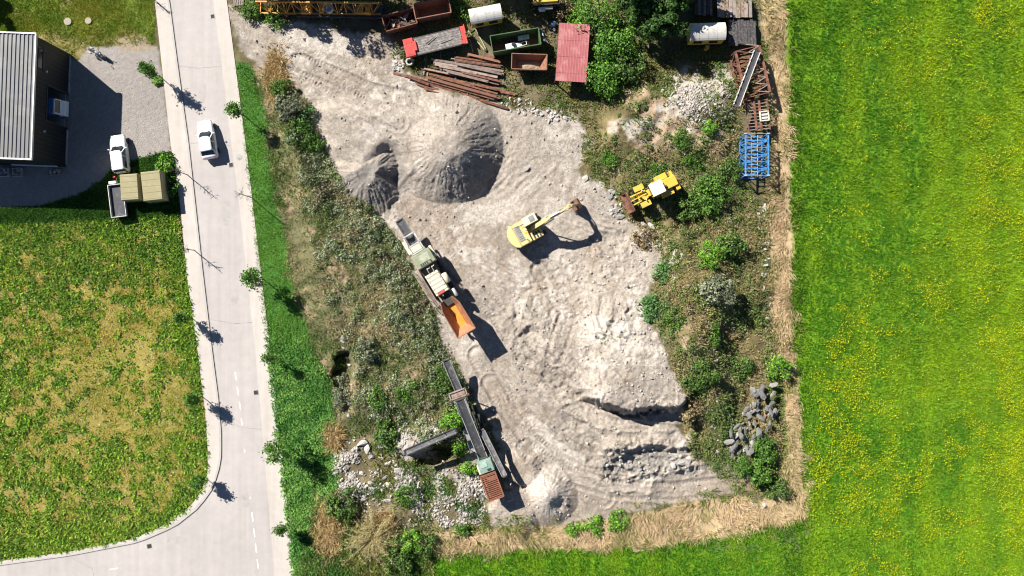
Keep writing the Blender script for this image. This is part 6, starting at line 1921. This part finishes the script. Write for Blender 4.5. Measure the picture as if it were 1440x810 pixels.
def rack():
    c = [(1052,183),(1048,143),(1080,139),(1084,180)]
    cen, rz, L, W = fit(c, 1.6); g = G(1066, 160).z
    root = thing('steel_rack', 'rusty steel grid rack between the two lattice sections', 'rack', (*cen.xy, g), rz)
    m = MB(); n = 9
    for i in range(n + 1): m.bar((-L / 2 + i * L / n, -W / 2, 1.5), (-L / 2 + i * L / n, W / 2, 1.5), .075)
    m.build('rung', RUST_G, root)
    m = MB()
    for y in (-W * .47, -W * .1, W * .12, W * .47): m.bar((-L / 2 - .15, y, 1.56), (L / 2 + .15, y, 1.56), .11 if abs(y) > W * .3 else .24, .09)
    m.build('beam', RUST, root)
    m = MB()
    for x in (-1, 1):
        for y in (-1, 1): m.bar((x * L * .45, y * W * .42, 0), (x * L * .45, y * W * .42, 1.5), .1)
    m.build('leg', RUST, root)
    o = thing('gear_frame', 'pale square frame of machinery lying on the rusty rack', 'frame', on(root, -.25, -W * .25, 1.62), rz)
    m = MB()
    for s in (-1, 1): m.box(0, s * .45, .1, 1.1, .14, .2); m.box(s * .5, 0, .1, .14, 1.0, .2)
    m.build('frame', CREAM, o, False, .02)
    m = MB()
    for x in (-.2, .15): m.box(x, 0, .16, .2, .6, .12)
    m.build('block', WHITE, o, False, .02)
rack()

def crane_mast():
    A = at(360, 3, 2.2); B_ = at(533, 5, 2.2); d = B_ - A; L = d.length
    g = .15
    root = thing('crane_boom', 'long orange lattice crane boom resting at the top of the yard', 'crane boom', (*((A + B_) / 2).xy, g), math.atan2(d.y, d.x))
    W = 1.3; h = 1.5
    for y, zz in ((-W / 2, .7), (W / 2, .7), (0.0, .7 + h)):
        m = MB(); m.bar((-L / 2, y, zz), (L / 2, y, zz), .15); m.build('chord', CRANE, root)
    n = 14
    for (ya, za, yb, zb_) in ((-W / 2, .7, W / 2, .7), (-W / 2, .7, 0, .7 + h), (W / 2, .7, 0, .7 + h)):
        m = MB()
        for i in range(n):
            x = -L / 2 + i * L / n; x2 = x + L / n
            m.bar((x, ya, za), (x, yb, zb_), .07); m.bar((x, ya, za) if i % 2 else (x, yb, zb_), (x2, yb, zb_) if i % 2 else (x2, ya, za), .07)
        m.build('bracing', CRANE, root)
    m = MB()
    for x in (-L * .3, L * .35): m.box(x, 0, .35, .3, 1.6, .66)
    m.build('trestle', RUST, root)
    return root
crane_mast()
def crane_base():
    root = thing('crane_chassis', 'dark crane chassis with orange winch parts below the orange boom', 'crane chassis', G(480, 19), hd(1, .02))
    m = MB(); m.box(0, 0, .75, 9.6, 1.2, .28); m.bar((-4.8, -.7, .75), (4.8, -.7, .75), .14, .3); m.bar((-4.8, .7, .75), (4.8, .7, .75), .14, .3); m.build('frame', DARK, root)
    m = MB(); m.lathe((3.2, -.5, 1.25), (0, 1, 0), [(.45, 0), (.45, .08), (.28, .1), (.28, .9), (.45, .92), (.45, 1.0)], 18); m.box(2.4, 0, 1.15, .8, .9, .5); m.build('winch', CRANE, root)
    m = MB(); m.box(-3.6, 0, 1.1, 1.1, 1.1, .45); m.box(-1.9, .1, 1.05, .5, 1.0, .4); m.build('ballast_box', CRANE, root, False, .04)
    for x in (-3.8, -2.6, 2.4, 3.8):
        for s in (-1, 1): wheel(root, x, s * .62, .42, .3, RUST)
    t = thing('water_tub', 'round white tub standing on the dark crane chassis', 'tub', on(root, -1.05, 0.0, .9), 0)
    MB().lathe((0, 0, 0), (0, 0, 1), [(.42, 0), (.55, .75), (.58, .78), (.52, .78), (.48, .7), (.38, .06)], 22).build('shell', WHITE, t)
    MB().lathe((0, 0, .06), (0, 0, 1), [(.40, 0), (.44, .5)], 20).build('fill', LGREY, t)
crane_base()
b = thing('pallet', 'pale wooden pallet at the top corner beside the road', 'pallet', G(336, 2), .1)
for i in range(6): MB().box(-.5 + i * .2, 0, .13, .13, 1.0, .025).build('board', WOODG, b)
m = MB()
for y in (-.42, 0, .42): m.box(0, y, .06, 1.2, .1, .11)
m.build('bearer', WOODG, b)

# ------------------------------------------------------------------ rocks
def rock_mesh(seed):
    r = random.Random(seed); bm = bmesh.new()
    sx, sy, sz = r.uniform(.8, 1.3), r.uniform(.55, .9), r.uniform(.4, .75)
    for i in range(16):
        v = Vector((r.gauss(0, 1), r.gauss(0, 1), r.gauss(0, 1))).normalized() * r.uniform(.75, 1)
        bm.verts.new((v.x * sx * .5, v.y * sy * .5, v.z * sz * .5))
    bmesh.ops.convex_hull(bm, input=bm.verts)
    loose = [v for v in bm.verts if not v.link_faces]
    bmesh.ops.delete(bm, geom=loose, context='VERTS')
    bmesh.ops.bevel(bm, geom=[e for e in bm.edges], offset=.012, segments=1, affect='EDGES')
    bmesh.ops.recalc_face_normals(bm, faces=bm.faces)
    me = bpy.data.meshes.new('rock'); bm.to_mesh(me); bm.free(); return me
RM = {}
for nm, mt in (('l', ROCKL), ('g', ROCKG), ('d', ROCKD), ('r', ROCKR)):
    RM[nm] = []
    for i in range(7):
        me = rock_mesh(i * 3 + ord(nm)); me.materials.append(mt); RM[nm].append(me)
RR = random.Random(77)
def rock(px, py, s, kind, label, group=None, rz=None, flat=1.0, name='rock', idx=None, long=1.0):
    me = RM[kind][RR.randrange(7) if idx is None else idx]
    o = bpy.data.objects.new(name, me); COL.objects.link(o)
    o.location = G(px, py, s * .14 * flat); o.scale = (s * long, s, s * flat)
    o.rotation_euler = (RR.uniform(-.25, .25), RR.uniform(-.25, .25), RR.uniform(0, 6.28) if rz is None else rz)
    return tag(o, label, 'rock', group)
for x, y, s, k, fl, lg, rz, lab in (
  (823,251,1.0,'l',.7,1,None,'pale angular block on the ledge above the excavator bucket'),
  (905,315,1.0,'l',.6,1.3,.1,'pale rounded boulder, uppermost of three beside the loader scrub'),
  (904,327,.85,'l',.6,1.6,1.3,'long upright boulder, left of three beside the loader scrub'),
  (913,326,.8,'l',.6,1.2,.6,'pale boulder, right of three beside the loader scrub'),
  (870,305,1.0,'g',.5,1.5,.1,'flat grey slab at the foot of the loader'),
  (858,292,1.0,'g',.45,1.9,.8,'long grey slab leaning at the ledge left of the loader'),
  (855,275,1.0,'g',.5,1.8,1.5,'tall grey slab left of the loader bucket'),
  (866,297,.8,'g',.5,1.2,.4,'grey stone between slab and loader'),
  (947,361,1.2,'l',.4,2.0,1.2,'long pale slab lying in the green scrub'),
  (946,655,1.0,'l',.9,1,.1,'square white block on the low track at the pit bottom'),
  (946,646,.9,'g',.6,1,.1,'rounded grey boulder behind the square white block'),
  (962,650,1.5,'g',.6,1.2,.1,'broad grey boulder right of the square white block'),
  (510,624,1.6,'l',.7,1.3,.5,'large white boulder, biggest in the rubble corner'),
  (516,631,1.1,'l',.7,1.2,1.5,'white boulder leaning on the biggest rubble boulder'),
  (538,626,1.2,'l',.8,1,.5,'single pale boulder under the dark round shrub'),
  (546,651,1.0,'l',.6,1.2,.3,'pale stone in the middle of the rubble corner'),
  (544,705,1.1,'l',.4,1.7,.0,'flat white slab at the lower edge of the rubble corner'),
  (545,682,.9,'l',.5,1.5,.1,'flat pale slab in the lower rubble'),
  (563,663,1.3,'l',.5,1.3,-.4,'pale block at the head of the stone slope'),
  (482,697-15,.9,'l',.6,1.2,.3,'pale stone at the left rim of the rubble corner'),
  (1049,632,1.1,'l',.7,1,.3,'big white boulder at the foot of the stacked slabs'),
  (1060,712,.8,'l',.8,1,.3,'round white stone on the dry grass at the pit corner, left'),
  (1074,711,.8,'l',.8,1,.3,'round white stone on the dry grass at the pit corner, right'),
  (916,318,1.0,'l',.5,1.6,2.2,'pale stone behind the three boulders'),
  (740,262-25,.9,'g',.6,1.4,.3,'grey stone on the edge of the gravel terrace'),
  (1007,507,.7,'l',.6,1.2,.3,'small white stone alone in the eastern scrub'),
):
    rock(x, y, s, k, lab, None, rz, fl, 'boulder', None, lg)
HEAPED = []
def heap(n, poly, kinds, smin, smax, label, group, seed, flat=.7, rz=None, long=1.0, pileup=0):
    r = random.Random(seed); P = np.array(poly, float); k = 0
    while k < n:
        x = r.uniform(P[:, 0].min(), P[:, 0].max()); y = r.uniform(P[:, 1].min(), P[:, 1].max())
        if sdf(np.array([x]), np.array([y]), poly)[0] < 0: continue
        s = smin + (smax - smin) * r.random() ** 2.2
        HEAPED.append((s + (1 if pileup else 0), x, y, s, r.choice(kinds), label, group, None if rz is None else rz + r.gauss(0, .5), flat, long, r.uniform(0, pileup) if pileup else 0))
        k += 1
heap(84, [(1022,612),(1040,585),(1052,552),(1066,536),(1090,540),(1092,572),(1080,604),(1060,632),(1040,650),(1018,642)], 'gdddg', .35, 1.3, 'grey slab in the stone stack at the foot of the reed belt', 'stone slabs stacked at the reed belt', 1, .6, 1.2, 1.35, .9)
for i, (x, y) in enumerate(((1077,556),(1075,584))): rock(x, y, 1.1, 'r', ('upper' if i == 0 else 'lower') + ' rust brown block in the grey slab stack', None, 1.0, .8)
heap(46, [(474,640),(500,632),(512,660),(530,690),(512,705),(480,690),(470,665)], 'lllg', .35, .95, 'pale stone at the left side of the rubble corner', 'stones on the left of the rubble corner', 2)
heap(40, [(508,628),(530,634),(556,650),(560,690),(530,690),(516,660)], 'lllg', .3, .8, 'pale stone among the weeds of the rubble corner', 'stones in the middle of the rubble corner', 3)
heap(70, [(556,652),(575,660),(592,690),(594,720),(575,712),(560,690)], 'lllg', .3, .7, 'small pale stone on the slope below the short conveyor', 'stones on the slope below the conveyor', 4)
heap(80, [(614,690),(600,720),(624,740),(682,735),(684,700),(676,668),(650,668),(642,700)], 'lllg', .25, .6, 'small white stone on the stony patch left of the grille feeder', 'stones left of the grille feeder', 5)
heap(50, [(560,592),(600,586),(640,600),(630,615),(590,628),(562,625)], 'lg', .2, .5, 'small grey stone on the heap above the short conveyor', 'stones above the short conveyor', 6)
heap(46, [(1064,285),(1076,285),(1082,330),(1080,360),(1086,440),(1078,450),(1070,380),(1066,330)], 'lllg', .35, .85, 'pale stone in the row along the eastern reed belt', 'stones along the reed belt', 7)
heap(60, [(700,138),(745,138),(760,165),(735,160),(712,156)], 'l', .25, .7, 'white stone at the right end of the beam stack', 'white stones at the beam stack', 8)
heap(18, [(551,84),(566,86),(572,98),(553,98)], 'lg', .4, .8, 'grey concrete lump beside the pipe ring', 'concrete lumps by the pipe ring', 9)
heap(26, [(755,160),(790,150),(800,168),(770,172)], 'l', .35, .9, 'white boulder on the brown slope below the red roof', 'white stones below the red roof', 10)
heap(60, [(930,120),(1030,118),(1030,168),(990,172),(935,150)], 'lg', .25, .7, 'whitish stone on the pale rubble mound left of the rack', 'stones on the pale rubble mound', 11)
heap(40, [(905,310),(935,335),(960,360),(950,400),(935,370),(915,340)], 'lg', .3, .7, 'grey stone at the scrub edge below the loader', 'stones at the scrub edge', 12)
heap(90, [(800,380),(900,345),(925,440),(940,500),(860,530),(800,480)], 'lg', .25, .62, 'pale stone scattered over the upper gravel bench', 'stones on the gravel bench', 13)
heap(40, [(840,632),(900,628),(960,640),(970,660),(900,666),(850,660)], 'g', .3, .8, 'grey rock on the lower quarried ledge', 'rocks on the lower ledge', 14)
heap(24, [(852,250),(870,262),(876,300),(860,305)], 'gl', .4, .9, 'grey stone along the ledge left of the loader', 'stones along the ledge by the loader', 15)
heap(24, [(1000,600),(1030,590),(1040,630),(1010,640)], 'gl', .3, .8, 'grey stone left of the slab stack', 'stones left of the slab stack', 16)
heap(22, [(470,470),(500,478),(510,540),(488,590),(470,560)], 'gl', .4, .9, 'grey stone in the dark hollow of the bank', 'stones in the hollow of the bank', 17)

HEAPED.sort(key=lambda h: -h[0])
for h in HEAPED[:265]:
    o = rock(h[1], h[2], h[3], h[4], h[5], h[6], h[7], h[8], 'rock', None, h[9]); o.location.z += h[10]
RUB_V, RUB_F, RUB_C, ro = [], [], [], 0
for h in HEAPED[265:]:
    me = RM[h[4]][RR.randrange(7)]; p = G(h[1], h[2], h[3] * .12); R3 = Matrix.Rotation(RR.uniform(0, 6.28), 3, 'Z') @ Matrix.Rotation(RR.uniform(-.4, .4), 3, 'X')
    for v in me.vertices: RUB_V.append(p + R3 @ (v.co * h[3]))
    for f in me.polygons: RUB_F.append(tuple(i + ro for i in f.vertices))
    ro += len(me.vertices)
mb = MB(); mb.add(RUB_V, RUB_F)
tag(mb.build('rubble_stones', ROCKL), 'small pale rubble filling the gaps between the larger stones round the pit', 'rubble', kind='stuff')

# loose gravel lumps all over the pit, far too many to count
def loose_stones():
    def f(x, y):
        q = sdf(x, y, QUARRY)
        return (q > 3) * np.clip(0.16 + 0.5 * fbm(x, y, 34, 4, 201) + 0.35 * ss(sdf(x, y, MID), -10, 10) + 0.35 * ss(sdf(x, y, SHELF), -20, 10) * (fbm(x, y, 20, 3, 202) > 0), 0, 1)
    x, y = scatter(17000, (320, 20, 1040, 742), f, 50)
    x2, y2 = scatter(6000, (466, 580, 700, 745), lambda x, y: (sdf(x, y, LOWER) > 0) * np.clip(0.3 + .8 * fbm(x, y, 24, 3, 203), 0, 1), 51)
    x3, y3 = scatter(3500, (860, 90, 1090, 660), lambda x, y: (sdf(x, y, SCRUB) > 0) * np.clip(0.1 + .8 * fbm(x, y, 24, 3, 204), 0, 1), 52)
    patches = [[(556,652),(575,658),(594,690),(596,722),(572,714),(558,690)], [(612,686),(600,722),(624,742),(684,738),(686,700),(678,666),(650,664),(640,696)],
               [(472,636),(500,630),(514,660),(530,690),(512,708),(480,692),(468,665)], [(556,596),(600,584),(644,598),(632,618),(590,630),(558,628)], [(930,122),(1034,116),(1034,168),(990,174),(935,152)],
               [(1022,612),(1040,585),(1052,552),(1066,536),(1090,540),(1092,572),(1080,604),(1060,632),(1040,650),(1018,642)]]
    x4, y4 = [], []
    for i, P in enumerate(patches[:5]):
        a = np.array(P, float)
        u, v = scatter(5200 if i != 5 else 3000, (a[:, 0].min(), a[:, 1].min(), a[:, 0].max(), a[:, 1].max()), lambda x, y: (sdf(x, y, P) + fbm(x, y, 16, 3, 207) * 6 > 0) * np.clip(.42 + .9 * fbm(x, y, 16, 3, 205), 0, 1), 60 + i)
        x4.append(u); y4.append(v)
    x4 = np.concatenate(x4); y4 = np.concatenate(y4)
    n4 = len(x4)
    x = np.r_[x, x2, x3, x4]; y = np.r_[y, y2, y3, y4]
    r = np.random.default_rng(9); n = len(x)
    s = .045 + .17 * r.random(n) ** 4
    s[n - n4:] = .07 + .20 * r.random(n4) ** 3
    z = height(x, y) + s * .25; k = (1 - z / HC) / PPM
    P = np.stack([(x - 720) * k, (405 - y) * k, z], 1)
    base = np.array([(1, 0, 0), (-1, 0, 0), (0, 1, 0), (0, -1, 0), (0, 0, .8), (0, 0, -.8)], float)
    D = base[None] * r.uniform(.6, 1.25, (n, 6, 3)) + r.normal(0, .18, (n, 6, 3))
    a = r.uniform(0, 2 * PI, n); ca, sa = np.cos(a)[:, None], np.sin(a)[:, None]
    X = D[:, :, 0] * ca - D[:, :, 1] * sa; Y = D[:, :, 0] * sa + D[:, :, 1] * ca
    D = np.stack([X, Y, D[:, :, 2]], 2) * s[:, None, None]
    V = (P[:, None] + D).reshape(-1, 3)
    tri = np.array([(0, 2, 4), (2, 1, 4), (1, 3, 4), (3, 0, 4), (2, 0, 5), (1, 2, 5), (3, 1, 5), (0, 3, 5)])
    F = (tri[None] + (np.arange(n) * 6)[:, None, None]).reshape(-1, 3)
    col = np.repeat(mix((.46,.42,.375), (.23,.21,.19), r.random(n)), 6, 0)
    m = bpy.data.materials.new('loose_stone'); t, b, o = nt(m)
    at_ = t.nodes.new('ShaderNodeAttribute'); at_.attribute_name = 'col'
    t.links.new(at_.outputs['Color'], b.inputs['Base Color']); b.inputs['Roughness'].default_value = .95; b.inputs['Specular IOR Level'].default_value = .1
    ob = mesh_np('loose_stones', V, F, m, col, False)
    tag(ob, 'loose pale stones strewn over the gravel of the pit', 'gravel', kind='stuff')
loose_stones()

# ------------------------------------------------------------------ small road furniture
MHC = pm('worn_manhole_concrete', (.33,.29,.22), .9, var=.2, scale=4)
def manhole(px, py, r, label, z=.012, dark=True):
    root = thing('manhole_cover', label, 'manhole', at(px, py, z), 0)
    MB().lathe((0, 0, -.02), (0, 0, 1), [(r, 0), (r, .03), (r * .86, .03), (r * .86, .024)], 24).build('ring', CONCR if dark else MHC, root)
    MB().lathe((0, 0, -.02), (0, 0, 1), [(r * .85, 0), (r * .85, .036), (r * .2, .038)], 24).build('lid', GREY if dark else MHC, root)
manhole(336, 221, .38, 'round manhole cover on the pale strip below the white car', .03)
manhole(95, 30, .42, 'round pale manhole cover in the lawn, left one', .12, False)
manhole(124, 29, .36, 'round brownish manhole cover in the lawn, right one', .12, False)
manhole(408, 766, .38, 'round manhole cover on the pale strip near the southern end', .03)
def drain(px, py, rz, label, z=.004):
    root = thing('drain_grate', label, 'drain', at(px, py, z), rz)
    m = MB()
    for s in (-1, 1): m.box(0, s * .24, .008, .52, .05, .02); m.box(s * .24, 0, .008, .05, .425, .02)
    m.build('frame', GREY, root)
    m = MB()
    for k in range(6): m.box(-.18 + k * .072, 0, .007, .035, .42, .014)
    m.build('bars', DARK, root)
    MB().box(0, 0, .002, .43, .42, .003).build('pit', BLACK, root)
drain(299, 23, hd(.13, 1), 'drain grate in the road near the top edge')
drain(325, 232, hd(.13, 1), 'drain grate in the road below the white car')
drain(210, 768, hd(1, -.2), 'drain grate in the side road at the field corner')
drain(360, 552, hd(.13, 1), 'drain grate in the road by the lane dashes')
b = thing('bollard', 'short dark marker post on the pavement at the top edge', 'post', at(226, 8, .11), 0)
MB().tube((0, 0, 0), (0, 0, .9), .06, .06, 12).build('post', DARK, b, True); MB().lathe((0, 0, .9), (0, 0, 1), [(.075, 0), (.075, .08), (.03, .11)], 12).build('cap', LGREY, b)
# odds and ends along the south wall of the hall
for i, (x, y, s, mt, lab) in enumerate(((8,243,(1.3,.9,.5),LGREY,'pale crate of rubble beside the south wall of the hall'),(27,243,(1.0,.9,.4),CONCR,'grey crate beside the south wall of the hall'),(79,243,(1.1,.6,.5),WOODG,'weathered wooden box at the south east corner of the hall'))):
    o = thing('crate', lab, 'crate', at(x, y, 0), .05 * i)
    m = MB(); lx, ly, lz = s
    for sy in (-1, 1): m.box(0, sy * ly / 2, lz / 2 + .05, lx, .05, lz)
    for sx in (-1, 1): m.box(sx * (lx / 2 - .03), 0, lz / 2 + .05, .05, ly - .055, lz)
    m.build('side', mt, o); MB().box(0, 0, .07, lx - .12, ly - .06, .05).build('bottom', mt, o)
    m = MB()
    for j in range(9): m.box(RR.uniform(-.4, .4) * lx, RR.uniform(-.35, .35) * ly, lz * RR.uniform(.5, .95), .3, .22, .16, RR.uniform(0, 3), RR.uniform(-.5, .5))
    f = m.build('rubble_fill', ROCKL); f.location = o.location; tag(f, 'broken stone filling the ' + lab, 'rubble', kind='stuff')
